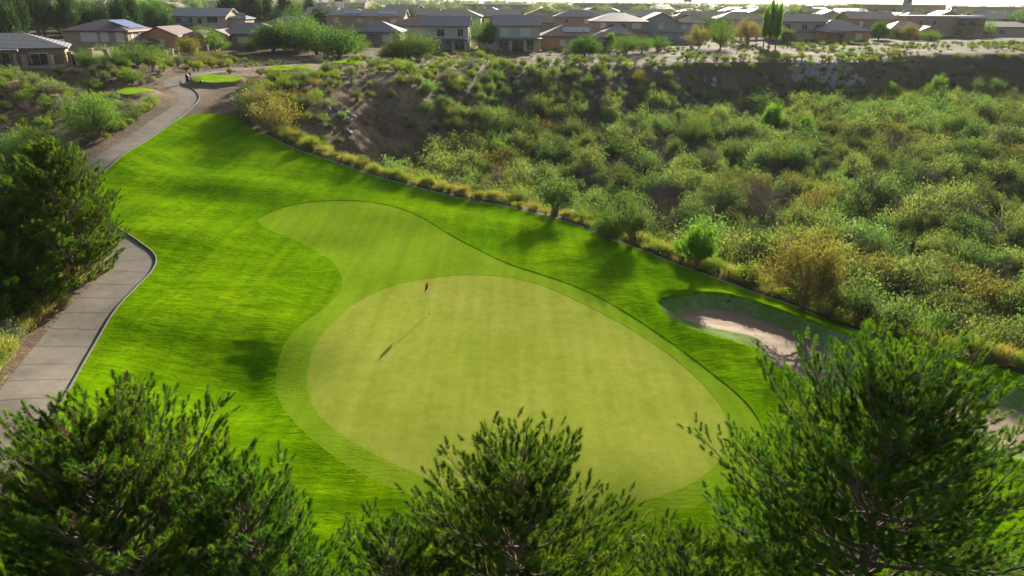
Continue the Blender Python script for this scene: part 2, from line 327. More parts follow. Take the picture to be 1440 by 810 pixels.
M['drytip'] = simple('dry_needles', (.20,.11,.05), .9, .3, 9)
M['tamarisk'] = foliage('tamarisk_leaves', (.055,.10,.035), (.16,.195,.08), .45, .045, .5)
M['mesq'] = foliage('mesquite_leaves', (.035,.085,.02), (.085,.15,.035), .4, .02, .2)
M['palo'] = foliage('palo_verde_leaves', (.06,.13,.022), (.14,.22,.045), .4, .02, .15)
M['creo'] = foliage('creosote_leaves', (.085,.13,.02), (.18,.22,.04), .45, .03, .3)
M['sage'] = foliage('sage_leaves', (.10,.13,.075), (.19,.22,.13), .3, .03, .2)
M['bright'] = foliage('cottonwood_leaves', (.06,.15,.012), (.15,.26,.03), .45, .02, .15)
M['ochre'] = foliage('ochre_leaves', (.12,.105,.035), (.20,.165,.055), .4, .02, .2)
M['dark'] = foliage('dark_tree_leaves', (.018,.045,.018), (.045,.085,.03), .3, .02, .25)
M['drygrass'] = foliage('dry_grass_blades', (.17,.16,.05), (.32,.28,.11), .4, .03, .25)
# ------------------------------------------------------------------ terrain sheets
nx, ny = XX.shape
idx = np.arange(nx*ny).reshape(nx, ny)
a, b, c, d = idx[:-1, :-1].ravel(), idx[1:, :-1].ravel(), idx[1:, 1:].ravel(), idx[:-1, 1:].ravel()
TV = np.c_[XX.ravel(), YY.ravel()]; TT = np.vstack([np.c_[a, b, c], np.c_[a, c, d]])
def split(TV, T, fn):
    used = np.unique(T); d = np.full(len(TV), -99.); d[used] = fn(TV[used, 0], TV[used, 1]); d[np.abs(d) < 1e-5] = 1e-5
    s = d[T] > 0; ns = s.sum(1); Tin = T[ns == 3]; Tout = T[ns == 0]; mi = (ns == 1)|(ns == 2)
    Tm = T[mi]; sm = s[mi]
    if len(Tm) == 0: return TV, Tin, Tout
    lone_in = sm.sum(1) == 1; k = np.where(lone_in, np.argmax(sm, 1), np.argmin(sm, 1)); r = np.arange(len(Tm))
    A = Tm[r, k]; B = Tm[r, (k+1) % 3]; C = Tm[r, (k+2) % 3]
    E = np.vstack([np.sort(np.c_[A, B], 1), np.sort(np.c_[A, C], 1)]); ue, inv = np.unique(E, axis=0, return_inverse=True); inv = inv.ravel()
    f = (d[ue[:, 0]]/(d[ue[:, 0]]-d[ue[:, 1]]))[:, None]; NV = TV[ue[:, 0]]*(1-f)+TV[ue[:, 1]]*f
    e1 = len(TV)+inv[:len(Tm)]; e2 = len(TV)+inv[len(Tm):]
    t1 = np.c_[A, e1, e2]; t2 = np.vstack([np.c_[e1, B, C], np.c_[e1, C, e2]]); li2 = np.r_[lone_in, lone_in]
    Tin = np.vstack([Tin, t1[lone_in], t2[~li2]]); Tout = np.vstack([Tout, t1[~lone_in], t2[li2]])
    return np.vstack([TV, NV]), Tin, Tout
def gfn(G):   # precomputed grid field sampled linearly
    return lambda x, y: Hq(x, y, G)
PW = 1.32
PWF = 1.32-.27*sstep(52, 80, YY)
TV, T_path, T_rest = split(TV, TT, lambda x, y: Hq(x, y, PWF-dpth))
TV, T_turf, T_gr = split(TV, T_rest, gfn(dturf))
dgreen = sdf(XX, YY, GREEN); dfringe = sdf(XX, YY, FRINGE)
TV, T_fr, T_turf = split(TV, T_turf, gfn(dfringe))
TV, T_green, T_fr = split(TV, T_fr, gfn(dgreen))
TV, T_sand, T_turf = split(TV, T_turf, gfn(ds))
TV, T_bank, T_turf = split(TV, T_turf, gfn(db))
T_tee = []
for dt in dtee:
    TV, t, T_gr = split(TV, T_gr, gfn(dt)); T_tee.append(t)
def sheet(name, T, mat, lift=0, lump=0, skirt=.12, attrs=None, label=None):
    u, inv = np.unique(T, return_inverse=True); T2 = inv.reshape(T.shape); P = TV[u]; z = Hq(P[:, 0], P[:, 1])+lift
    if lump: z = z+lump*(fbm(P[:, 0]*2.2+P[:, 1]*.6, P[:, 1]*3.1, 61, 2)+.6*fbm(P[:, 0]*.7, P[:, 1]*1.0, 63, 2))
    V = np.c_[P, z]
    E = np.vstack([T2[:, [0, 1]], T2[:, [1, 2]], T2[:, [2, 0]]]); key = np.sort(E, 1); key = key[:, 0].astype(np.int64)*len(V)+key[:, 1]
    _, ix, cnt = np.unique(key, return_index=True, return_counts=True); be = E[ix[cnt == 1]]
    n0 = len(V); m = len(be); top = V[be.ravel()]; bot = top.copy(); bot[:, 2] -= skirt; V2 = np.vstack([V, top, bot])
    i = n0+np.arange(m)*2; F1 = np.c_[i, i+2*m, i+1]; F2 = np.c_[i+1, i+2*m, i+2*m+1]
    at = None
    if attrs: at = {k: np.r_[f(P[:, 0], P[:, 1]), np.repeat(f(V[be.ravel(), 0], V[be.ravel(), 1]), 1), f(V[be.ravel(), 0], V[be.ravel(), 1])] for k, f in attrs.items()}
    o = mesh_np(name, V2, np.vstack([T2, F1, F2]), mat, attrs=at)
    tag(o, label=label, kind='structure'); return o
TRK = [smooth(ground([(425,90),(470,88),(540,86),(600,87),(700,84),(800,83),(880,81),(960,76),(1040,73),(1120,74),(1200,76),(1290,71)])[:, :2], 5, False)]
dtr = np.full(XX.shape, 50.); mm = (np.abs(XX) < 250)&(YY < 300)&(YY > 60); dtr[mm] = segdist(XX[mm], YY[mm], TRK[0], False)
trk = np.clip(1-dtr/1.9, 0, 1)**.6*.9
weed = np.clip(.5+1.6*fbm(XX*.03, YY*.03, 91, 4), 0, 1)*sstep(170, 260, np.hypot(XX, YY))*.9 + 1.0*tt*sstep(.6, 1, tt)  # weeds far out; wash floor simply darkened
weed = np.maximum(weed, .7*sstep(120, 165, YY)*np.clip(.6+fbm(XX*.08, YY*.2, 95, 3), 0, 1))  # olive tone darkens the flat, standing in for missing house shade
weed = np.clip(weed+.5*sstep(5, 0, segdist(XX, YY, rn, False))*(dturf < 0), 0, 1)*(1-trk)
sheet('ground', T_gr, M['dirt'], 0, attrs={'track': gfn(trk), 'weedy_shade': gfn(weed)})
sheet('rough_turf', T_turf, M['rough'], .035, .035)
sheet('fringe_turf', T_fr, M['fringe'], .0, .004)
sheet('putting_green', T_green, M['green'], -.012)
sheet('bunker_bank', T_bank, M['bank'], .02, .03)
sheet('bunker_sand', T_sand, M['sand'], 0, .03)
for t in T_tee: sheet('tee_box', t, M['tee'], .03)
# path with joints
def pathmat():
    m, nt, N = newmat('path_concrete'); L = nt.links; g = N('ShaderNodeTexCoord')
    a = N('ShaderNodeTexNoise', i_Scale=.5, i_Detail=8., i_Roughness=.7); L.new(g.outputs['Object'], a.inputs['Vector'])
    r = ramp(nt, [(.3, (.085,.074,.055)), (.58, (.145,.124,.096)), (.8, (.19,.165,.13))]); L.new(a.outputs['Fac'], r.inputs[0])
    a2 = N('ShaderNodeTexNoise', i_Scale=2.2, i_Detail=8., i_Roughness=.75); L.new(g.outputs['Object'], a2.inputs['Vector']); rr = ramp(nt, [(.56, (0,0,0)), (.72, (.55,.55,.55))]); L.new(a2.outputs['Fac'], rr.inputs[0])
    mx = N('ShaderNodeMix', data_type='RGBA'); L.new(rr.outputs[0], mx.inputs[0]); L.new(r.outputs[0], mx.inputs[6]); mx.inputs[7].default_value = (.085,.07,.05,1)
    n2 = N('ShaderNodeTexNoise', i_Scale=5., i_Detail=6.); L.new(g.outputs['Object'], n2.inputs['Vector'])
    bp = N('ShaderNodeBump', i_Strength=.25, i_Distance=.05); L.new(n2.outputs['Fac'], bp.inputs['Height'])
    b = N('ShaderNodeBsdfPrincipled', i_Roughness=.8); b.inputs['Specular IOR Level'].default_value = .3; L.new(mx.outputs[2], b.inputs['Base Color']); L.new(bp.outputs[0], b.inputs['Normal'])
    o = N('ShaderNodeOutputMaterial'); L.new(b.outputs[0], o.inputs[0]); return m
M['path'] = pathmat(); M['joint'] = simple('path_joint', (.06,.055,.05), .95)
M['kerb'] = simple('path_kerb', (.07,.062,.05), .85, .25, 2, .2)
sheet('cart_path', T_path, M['path'], .0)
seg = np.linalg.norm(np.diff(PC, axis=0), axis=1); cum = np.r_[0, np.cumsum(seg)]; tot = cum[-1]
def along(s):
    p = np.array([np.interp(s, cum, PC[:, 0]), np.interp(s, cum, PC[:, 1])]); q = np.array([np.interp(s+.2, cum, PC[:, 0]), np.interp(s+.2, cum, PC[:, 1])])
    t = (q-p)/(np.linalg.norm(q-p)+1e-9); return p, t, np.array([t[1], -t[0]])
mb = MB(); s = 2.
while s < tot-25:
    p, t, n = along(s); j = rng.normal(0, .03); pw_ = PW-.27*float(sstep(52, 80, p[1]))
    for u0 in np.arange(-pw_+.02, pw_-.05, .2):
        u1 = min(u0+.2, pw_-.02); q = []
        for (uu, ww) in ((u0, -.022), (u1, -.022), (u1, .022), (u0, .022)):
            P = p+n*uu+t*(ww+j*uu); q.append((P[0], P[1], float(Hq(*P))+.006))
        mb.face(q)
    s += 2.1+rng.normal(0, .12)
tag(mb.build('path_joints', M['joint']), kind='structure')
def strip(name, pts_, prof, mat, kind='structure'):
    """sweep a small profile (offset, height) along a ground line"""
    V = []; Fc = []; n = len(prof)
    P = np.asarray(pts_); T = np.gradient(P, axis=0); T /= np.linalg.norm(T, axis=1)[:, None]+1e-9; Nn = np.c_[T[:, 1], -T[:, 0]]
    for k in range(len(P)):
        z = float(Hq(*P[k]))
        for o_, h_ in prof: V.append((P[k, 0]+Nn[k, 0]*o_, P[k, 1]+Nn[k, 1]*o_, z+h_))
    for k in range(len(P)-1):
        for q in range(n): Fc.append((k*n+q, k*n+(q+1) % n, (k+1)*n+(q+1) % n, (k+1)*n+q))
    return tag(mesh_np(name, V, Fc, mat, smoothf=False), kind=kind)
kp = []
for s in np.arange(3, tot*.93, .35):
    p, t, n = along(s); kp.append(p+n*(PW-.27*sstep(52, 80, p[1])+.02))
strip('path_kerb', kp, [(0, -.1), (0, .09), (.12, .09), (.12, -.1)], M['kerb'])
M['edging'] = simple('pale_edging', (.5,.5,.42), .9, .3, 3)
te = smooth(ground([(372,189),(420,211),(480,231),(540,251),(600,267),(660,281),(720,292),(800,313),(870,340),(940,367),(1000,389),(1060,411),(1120,432),(1180,457),(1250,477),(1330,497),(1440,529),(1520,552)])[:, :2], 12, False)
te = te+ .09*np.c_[fbm(np.arange(len(te))*.3, np.zeros(len(te)), 3), fbm(np.arange(len(te))*.3, np.ones(len(te)), 5)]
strip('turf_edging', te, [(-.02, -.1), (-.02, .03), (.025, .025), (.025, -.1)], M['edging'])
# ------------------------------------------------------------------ vegetation generators
def unit(v): return v/(np.linalg.norm(v, axis=-1, keepdims=True)+1e-9)
def blades(P, D, L, W, r):
    """one triangle per needle / blade: base P, direction D"""
    n = len(P); side = unit(np.cross(D, unit(r.normal(size=(n, 3)))))
    L = np.broadcast_to(L, (n,))[:, None]; W = np.broadcast_to(W, (n,))[:, None]
    V = np.stack([P-side*W*.5, P+side*W*.5, P+D*L], 1).reshape(-1, 3)
    return V, np.arange(3*n).reshape(n, 3)
def leaves(P, D, L, W, r):
    n = len(P); side = unit(np.cross(D, unit(r.normal(size=(n, 3)))))
    L = np.broadcast_to(L, (n,))[:, None]; W = np.broadcast_to(W, (n,))[:, None]
    V = np.stack([P, P+D*L*.5+side*W*.5, P+D*L, P+D*L*.5-side*W*.5], 1).reshape(-1, 3)
    return V, np.arange(4*n).reshape(n, 4)
def bush_mesh(name, seed, H, Rr, ntw, nl, leaf, mat, h0=.12, up=.35, sprd=.09, lob=.35, trunk=0, split_parts=False, dry=0, start=.4, stem=.02, elmin=-.1):
    r = np.random.default_rng(seed)
    az = r.uniform(0, 2*math.pi, ntw); el = np.arcsin(np.clip(r.uniform(elmin, 1, ntw), -1, 1))
    D = np.c_[np.cos(el)*np.cos(az), np.cos(el)*np.sin(az), np.sin(el)]
    ld = unit(r.normal(size=(9, 3))+[0, 0, .4]); mxd = np.max(D@ld.T, 1); rad = (1-lob)+lob*np.clip(mxd, 0, 1)**5*1.35
    rad = rad*r.uniform(.82, 1.06, ntw)
    c = np.array([0, 0, H*(h0+(1-h0)*.38)]); ax = np.array([Rr, Rr, 0])
    hz = np.where(D[:, 2] > 0, H-c[2], c[2]-H*h0)
    E = c+np.c_[D[:, 0]*Rr, D[:, 1]*Rr, D[:, 2]*hz]*rad[:, None]
    S0 = np.c_[r.normal(0, .05*Rr, ntw), r.normal(0, .05*Rr, ntw), r.uniform(.02, .3, ntw)*H*(1 if not trunk else 1.2)]
    s = r.uniform(start, 1.02, (ntw, nl))[..., None]
    mid = (S0+E)/2+[0, 0, .08*H]
    P = (1-s)**2*S0[:, None]+2*s*(1-s)*mid[:, None]+s*s*E[:, None]
    P = (P+r.normal(size=P.shape)*sprd*Rr*(.5+.6*s)).reshape(-1, 3)
    P[:, 2] = np.maximum(P[:, 2], .05)
    dd = unit(unit(E-S0).repeat(nl, 0)*.6+r.normal(size=P.shape)*.75+[0, 0, up])
    n = len(P); V, Fc = leaves(P, dd, leaf[0]*r.uniform(.6, 1.3, n), leaf[1]*r.uniform(.7, 1.2, n), r)
    cl = np.repeat(np.clip(r.normal(.5, .22, ntw), 0, 1), nl); ti = np.clip(cl*.6+.4*r.uniform(0, 1, n), 0, 1).repeat(4)
    # stems
    sm = MB()
    for k in range(0, ntw, max(1, ntw//26)):
        t = np.linspace(0, .92, 5)[:, None]; C = (1-t)**2*S0[k]+2*t*(1-t)*mid[k]+t*t*E[k]
        C[0, 2] = max(0, C[0, 2]*.2) if not trunk else C[0, 2]
        sm.tube(C, np.linspace(stem, stem*.3, 5)*H*.5, 4, cap=False)
    if trunk: sm.tube([(0, 0, -.3), (r.normal(0, .02)*H, 0, H*.15), (0, r.normal(0, .03)*H, H*.34), (.02*H, 0, H*.55)], np.array([1.25, 1, .75, .3])*trunk, 7)
    sv = np.array(sm.v); 
    return dict(name=name, V=V, F=Fc, t=ti, sm=sm, mat=mat)
def bush_thing(b, name, tree=False):
    """linked prototype: a tree has trunk + crown parts, a shrub is one mesh with two materials"""
    if tree:
        root = empty(name, (0, 0, 0)); mesh_np('crown', b['V'], b['F'], M[b['mat']], root, False, {'tint': b['t']}); b['sm'].build('trunk', M['bark'], root, True); return root
    q = [f for f in b['sm'].f if len(f) == 4]; nv = len(b['V']); V = np.vstack([b['V'], np.array(b['sm'].v)]); Fq = np.vstack([b['F'], np.array(q)+nv])
    return mesh_np(name, V, Fq, [M[b['mat']], M['twig']], None, False, {'tint': np.r_[b['t'], np.zeros(len(b['sm'].v))]}, np.r_[np.zeros(len(b['F'])), np.ones(len(q))])
PROTO = {}
def proto(kind, i, b, name, tree=False): PROTO.setdefault(kind, []).append(dict(root=bush_thing(b, name, tree), used=False, H=b['H'], name=name))
def mkp(kind, name, mat, n, H, Rr, ntw, nl, leaf, tree=False, **k):
    for i in range(n):
        sd = abs(hash(kind)) % 1 + sum(map(ord, kind))*7+i*13
        r = np.random.default_rng(sd); h = H*r.uniform(.9, 1.1); b = bush_mesh(name, sd, h, Rr*r.uniform(.85, 1.2), ntw, nl, leaf, mat, **k); b['H'] = h; proto(kind, i, b, name, tree)
mkp('tamarisk', 'tamarisk_bush', 'tamarisk', 6, 3.4, 2.0, 90, 26, (.26,.085), lob=.55, sprd=.10, up=.5)
mkp('scrub', 'desert_shrub', 'creo', 5, 1.3, 1.0, 60, 24, (.13,.05), lob=.4)
mkp('sage', 'sage_shrub', 'sage', 4, 1.1, .9, 60, 24, (.11,.045), lob=.35)
mkp('bare', 'bare_bush', 'twig', 3, 2.6, 1.6, 110, 7, (.28,.018), lob=.4, up=.6, start=.3)
mkp('ochre', 'golden_bush', 'ochre', 3, 2.4, 1.7, 100, 26, (.17,.06), lob=.4)
mkp('mesq', 'mesquite_tree', 'mesq', 4, 5.0, 3.4, 190, 36, (.30,.11), tree=True, trunk=.16, lob=.4, elmin=-.85, h0=.02, start=.5)
mkp('palo', 'palo_verde_tree', 'palo', 4, 4.5, 3.0, 170, 46, (.20,.055), tree=True, trunk=.13, lob=.4, elmin=-.8, h0=.03, start=.45, sprd=.08)
mkp('bright', 'cottonwood_tree', 'bright', 3, 6.0, 2.3, 130, 48, (.28,.14), tree=True, trunk=.13, lob=.55, h0=.2, elmin=-.3, start=.55)
mkp('ochretree', 'olive_brown_tree', 'ochre', 2, 5.0, 3.0, 170, 46, (.2,.06), tree=True, trunk=.13, lob=.45, elmin=-.4, start=.5)
mkp('dark', 'dark_tree', 'dark', 4, 7.5, 3.6, 110, 34, (.5,.22), tree=True, trunk=.2, lob=.4, h0=.15, elmin=-.3, start=.5)
mkp('poplar', 'tall_poplar', 'bright', 1, 11, 1.15, 170, 40, (.34,.16), tree=True, trunk=.2, lob=.2, h0=.08, elmin=-.6, start=.45)
mkp('yellowgrass', 'dry_grass_clump', 'drygrass', 3, .75, .6, 70, 8, (.35,.02), lob=.2, up=1.0, start=.1, sprd=.15)
def put(kind, x, y, height, label, cat, group=None, rz=None, sq=None, vi=None, z=None):
    L = PROTO[kind]; pi = (random.randrange(len(L)) if vi is None else vi % len(L)); p = L[pi]
    un = [q for q in L if not q['used']]
    if vi is None and un: p = un[0]
    s = height/p['H']; sx = s*(sq or random.uniform(.88, 1.15))
    if not p['used']: o = p['root']; p['used'] = True; ch = None
    else:
        o = p['root'].copy(); COL.objects.link(o)
        for c in p['root'].children:
            k = c.copy(); COL.objects.link(k); k.parent = o
    o.location = (x, y, float(Hq(x, y) if z is None else z)-.04); o.rotation_euler = (0, 0, random.uniform(0, 6.28) if rz is None else rz); o.scale = (sx, sx*random.uniform(.9, 1.1), s)
    for k in ('group',):
        if k in o: del o[k]
    tag(o, label, cat, group); return o
#PART2
# ------------------------------------------------------------------ pines
def pine_mesh(seed, H, Rr, nbr, nn=64, dens=1.0, zlo=.12, lean=(0, 0), shoot=.32, nlen=.145, nw=.0135, taper=.8, dry=0.):
    r = np.random.default_rng(seed); wood = MB()
    ln = np.array([lean[0], lean[1], 0.])
    zs = np.linspace(0, 1, 12); tr = np.c_[np.zeros(12), np.zeros(12), zs*H]+ln*zs[:, None]**1.5*H
    tr[1:-1, :2] += r.normal(0, .06, (10, 2)); trad = .17*(1-zs)**.8*H/10+.015
    wood.tube(tr, trad, 8)
    def tp(f): return np.array([np.interp(f, zs, tr[:, k]) for k in range(3)])
    SP = []; SD = []; SL = []; cones = []
    for i in range(nbr):
        f = zlo+(1-zlo)*(i+r.uniform(0, .8))/nbr; f = min(f, .985)
        az = i*2.399+r.normal(0, .3); q = (f-zlo)/(1-zlo)
        L = Rr*((1-q)**taper*.95+.13)*r.uniform(.7, 1.12)*(1 if q > .12 else .6+3*q)
        el = R(8+52*q**1.3+r.normal(0, 9)); d0 = np.array([math.cos(az)*math.cos(el), math.sin(az)*math.cos(el), math.sin(el)])
        n = 7; t = np.linspace(0, 1, n)[:, None]; b0 = tp(f)
        C = b0+d0*L*t+np.array([0, 0, 1])*L*.42*t**2+np.cumsum(r.normal(0, .018*L, (n, 3)), 0)
        rb = (.016+.012*L)*(1-.8*t[:, 0]); wood.tube(C, rb, 5, cap=False)
        def bp(s): return np.array([np.interp(s, t[:, 0], C[:, k]) for k in range(3)])
        nt = int((3+L*5.4)*dens); dirB = unit(C[-1]-C[-3]); SP.append(C[-1]); SD.append(unit(dirB+[0, 0, .35])); SL.append(shoot*1.1)
        for j in range(nt):
            s = .22+.78*(j+r.uniform(0, 1))/nt; p = bp(s); sd = 1 if j % 2 else -1
            lat = np.cross(d0, [0, 0, 1]); lat = lat/(np.linalg.norm(lat)+1e-9)
            dv = unit(d0*.65+lat*sd*r.uniform(.35, 1.0)+np.array([0, 0, 1])*r.uniform(.05, .7))
            l2 = L*(.34*(1-s)+.10)*r.uniform(.6, 1.2)+.12
            tt2 = np.linspace(0, 1, 4)[:, None]; C2 = p+dv*l2*tt2+np.array([0, 0, 1])*l2*.32*tt2**2
            wood.tube(C2, np.array([.011, .009, .007, .005]), 3, cap=False)
            ns = 1+int(l2/.5)
            for k in range(ns):
                u = 1-k/ns*.75; pp = p+dv*l2*u+np.array([0, 0, 1])*l2*.32*u*u
                sdv = unit(dv*.7+np.array([0, 0, 1])*r.uniform(.35, .95)+r.normal(0, .28 if k else .12, 3))
                SP.append(pp); SD.append(sdv); SL.append(shoot*r.uniform(.6, 1.15))
            if r.uniform() < .10 and L > .8: cones.append(p+dv*l2*r.uniform(.3, .9)-np.array([0, 0, .03]))
    SP.append(tr[-1]); SD.append(np.array([0, 0, 1.])); SL.append(shoot*1.6)
    SP = np.array(SP); SD = unit(np.array(SD)); SL = np.array(SL); m = len(SP)
    u = r.uniform(0, 1, (m, nn)); base = SP[:, None]+SD[:, None]*(SL[:, None]*u)[..., None]
    rn_ = r.normal(size=(m, nn, 3)); per = unit(rn_-(rn_*SD[:, None]).sum(-1, keepdims=True)*SD[:, None])
    a = R(72)*(1-u)+R(22)*u; a = a*r.uniform(.7, 1.15, a.shape); D = unit(SD[:, None]*np.cos(a)[..., None]+per*np.sin(a)[..., None])
    P = base.reshape(-1, 3); D = D.reshape(-1, 3); N = len(P)
    V, Fc = blades(P, D, nlen*r.uniform(.75, 1.15, N), nw, r)
    tn = np.clip(np.repeat(np.where(r.uniform(0, 1, m) < .25, r.normal(.85, .1, m), r.normal(.28, .15, m)), nn)+r.normal(0, .13, N), 0, 1).repeat(3)
    mi = np.repeat(r.uniform(0, 1, m) < dry, nn).astype(int)
    for q in range(0): pass
    return V, Fc, tn, wood, cones, mi
M['cone'] = simple('pine_cone', (.10,.06,.04), .9, .4, 20)
def cone_me():
    m = MB(); n = 7
    P = [(0, 0, 0), (0, 0, -.03), (0, 0, -.06), (0, 0, -.085)]; m.tube(P, [.012, .03, .026, .008], 7)
    for k in range(10):
        a = k*2.4; z = -.015-.006*k; r_ = .03; m.face([(r_*.6*math.cos(a-.4), r_*.6*math.sin(a-.4), z), (r_*.6*math.cos(a+.4), r_*.6*math.sin(a+.4), z), (r_*1.35*math.cos(a), r_*1.35*math.sin(a), z+.008)])
    return m
CONE = None
def pine(seed, x, y, H, Rr, nbr, label, group=None, ncone=40, rz=0, z=None, dense_dry=0., **k):
    global CONE
    V, Fc, t, wood, cones, mi = pine_mesh(seed, H, Rr, nbr, dry=dense_dry, **k)
    kz = H/V[:, 2].max(); V = V*[1, 1, kz]; wood.v = [(a_, b_, c_*kz) for a_, b_, c_ in wood.v]; cones = [c_*np.array([1, 1, kz]) for c_ in cones]
    z = float(Hq(x, y)) if z is None else z
    root = empty('pine_tree', (x, y, z-.1), rz); wood.build('trunk', M['bark'], root, True)
    mesh_np('crown', V, Fc, [M['needle'], M['drytip']], root, False, {'tint': t}, midx=mi)
    for c in cones[:ncone]:
        if CONE is None: o = cone_me().build('pine_cone', M['cone'], root); CONE = o
        else: o = CONE.copy(); COL.objects.link(o); o.parent = root
        o.location = c; o.rotation_euler = (random.uniform(-.6, .6), random.uniform(-.6, .6), 0); o.scale = (random.uniform(1.1, 1.7),)*3
    return tag(root, label, 'pine tree', group)
def copy_tree(src, x, y, s, rz, label, group=None):
    o = src.copy(); COL.objects.link(o)
    for c in src.children:
        if c.name.startswith('pine_cone'): continue
        k = c.copy(); COL.objects.link(k); k.parent = o
    o.location = (x, y, float(Hq(x, y))-.1); o.scale = (s, s, s) if np.isscalar(s) else s; o.rotation_euler = (0, 0, rz)
    if 'group' in o: del o['group']
    return tag(o, label, 'pine tree', group)
def top_at(px, py, ztop):
    return plane_pt(px, py, ztop)
# foreground
def fp(seed, px, py, H, Rr, nbr, label, **k):
    z0 = -1.0
    for _ in range(4):
        x, y = top_at(px, py, z0+H); z0 = float(Hq(x, y))
    return pine(seed, x, y, H, Rr, nbr, label, **k)
fg = []
fg.append(fp(11, 735, 588, 10.2, 3.9, 98, 'bushy green pine with cones at the bottom centre, in front of the putting green', nn=135, dens=1.0, taper=.42, nw=.0135))
fg.append(fp(12, 1300, 452, 12.0, 5.2, 140, 'largest foreground pine, full of cones, at the lower right below the long bunker', nn=120, dens=.9, ncone=70, taper=.48, nw=.0135))
fg.append(fp(13, 100, 538, 10.6, 4.6, 130, 'dark foreground pine with rusty brown dry tips by the lower end of the cart path', nn=130, dense_dry=.03, dens=1.1, taper=.45, nw=.0135))
fg.append(fp(14, 330, 640, 9.0, 3.0, 84, 'smaller foreground pine right of the dark one with dry brown tips', nn=130, dens=1.05, taper=.5, nw=.0135))
fg.append(fp(15, 545, 715, 7.4, 2.9, 66, 'low pale green pine top left of the bottom centre pine', nn=120, dens=1.0, taper=.5, nw=.0135))
fg.append(fp(16, 985, 735, 7.6, 2.9, 66, 'low pine in the gap between the bottom centre pine and the large right pine', nn=120, dens=1.0, taper=.5, nw=.0135))
# mid-left cluster beside the path
def base_h(px, py, ytop):
    q = g1(px, py); dd = rays([(px, ytop)])[0]; t = q[1]/dd[1]; return q, CZ+dd[2]*t-q[2]
q, h = base_h(108, 405, 186); mp = pine(21, q[0], q[1], h, 3.9, 100, 'tall full pine left of the cart path, tallest of its clump', nn=60, nw=.032, nlen=.16, ncone=0, dens=1.25, zlo=.05, taper=.6)
q, h = base_h(12, 430, 262); mp2 = pine(22, q[0], q[1], h, 3.6, 90, 'dense pine at the left edge beside the tall pine', nn=60, nw=.032, nlen=.16, ncone=0, dens=1.25, zlo=.04, taper=.55)
for px, py, yt, sx, src, lb in [(45,385,232,1,mp2,'pine standing behind and left of the tall path side pine'),(52,440,335,.8,mp2,'short bushy pine in front of the tall path side pine'),(128,372,262,.95,mp,'pine leaning towards the fairway on the right of the path side clump'),(-30,470,345,.9,mp,'pine cut by the left edge above the cart path'),(14,462,372,.9,mp2,'low bushy pine nearest the lower cart path at the left edge')]:
    q, h = base_h(px, py, yt); H0 = 8 
    hh = (mp if src is mp else mp2); cr = [c_ for c_ in hh.children if c_.name.startswith('crown')][0].data; ar = np.empty(len(cr.vertices)*3, np.float32); cr.vertices.foreach_get('co', ar); zt = float(ar[2::3].max()); s = h/zt
    copy_tree(src, q[0], q[1], (s*sx*1.1, s*sx*1.1, s), random.uniform(0, 6), lb)
def dbg(o):
    c = [k for k in o.children if k.name.startswith('crown')][0]; n = len(c.data.vertices); a = np.empty(n*3, np.float32); c.data.vertices.foreach_get('co', a); a = a.reshape(-1, 3)*np.array(o.scale); k = a[np.argmax(a[:, 2])]+np.array(o.location)
    dd = k-[0, 0, CZ]; print(o.name, [round(v, 1) for v in o.location], 'top px', round(720+F*(dd@rt)/(dd@fw)), round(405-F*(dd@up)/(dd@fw)), 'H', round(float(a[:, 2].max()), 1))
for o in scene.objects:
    if o.name.startswith('pine_tree'): dbg(o)
# ------------------------------------------------------------------ houses
def tilemat(name, col, light=None):
    m, nt, N = newmat(name); L = nt.links; g = N('ShaderNodeTexCoord')
    w_ = N('ShaderNodeTexWave', bands_direction='Z', i_Scale=2.2, i_Distortion=.6); L.new(g.outputs['Object'], w_.inputs['Vector'])
    n = N('ShaderNodeTexNoise', i_Scale=2.5, i_Detail=5.); L.new(g.outputs['Object'], n.inputs['Vector'])
    r = ramp(nt, [(.3, [c*.75 for c in col]), (.7, [c*1.25 for c in col])]); L.new(n.outputs['Fac'], r.inputs[0])
    b = N('ShaderNodeBsdfPrincipled', i_Roughness=.62); b.inputs['Specular IOR Level'].default_value = .5; L.new(r.outputs[0], b.inputs['Base Color'])
    bp = N('ShaderNodeBump', i_Strength=.5, i_Distance=.06); L.new(w_.outputs['Fac'], bp.inputs['Height']); L.new(bp.outputs[0], b.inputs['Normal'])
    o = N('ShaderNodeOutputMaterial'); L.new(b.outputs[0], o.inputs[0]); return m
ROOF = {'maroon': tilemat('maroon_roof_tile', (.13,.07,.06)), 'grey': tilemat('grey_roof_tile', (.13,.13,.135)), 'brown': tilemat('brown_roof_tile', (.19,.14,.12)), 'blue': tilemat('slate_roof_tile', (.10,.12,.15)), 'tan': tilemat('tan_roof_tile', (.28,.23,.18)), 'flat': simple('flat_roof_coat', (.45,.42,.38), .8)}
WALL = {'tan': simple('tan_stucco', (.36,.25,.16), .9, .06, 1.5, .2), 'pale': simple('pale_stucco', (.42,.34,.24), .9, .06, 1.5, .2), 'orange': simple('orange_stucco', (.48,.25,.12), .9, .06, 1.5, .2), 'brown': simple('brown_stucco', (.32,.24,.17), .9, .06, 1.5, .2), 'cream': simple('cream_stucco', (.46,.40,.31), .9, .06, 1.5, .2), 'grey': simple('grey_stucco', (.36,.34,.31), .9, .06, 1.5, .2)}
def glassmat():
    m, nt, N = newmat('window_glass'); b = N('ShaderNodeBsdfPrincipled', i_Roughness=.08); b.inputs['Base Color'].default_value = (.02,.025,.03,1); b.inputs['Specular IOR Level'].default_value = .9
    o = N('ShaderNodeOutputMaterial'); nt.links.new(b.outputs[0], o.inputs[0]); return m
M['glass'] = glassmat(); M['blind'] = simple('window_blind', (.55,.52,.40), .5, .1, 4, spec=.6)
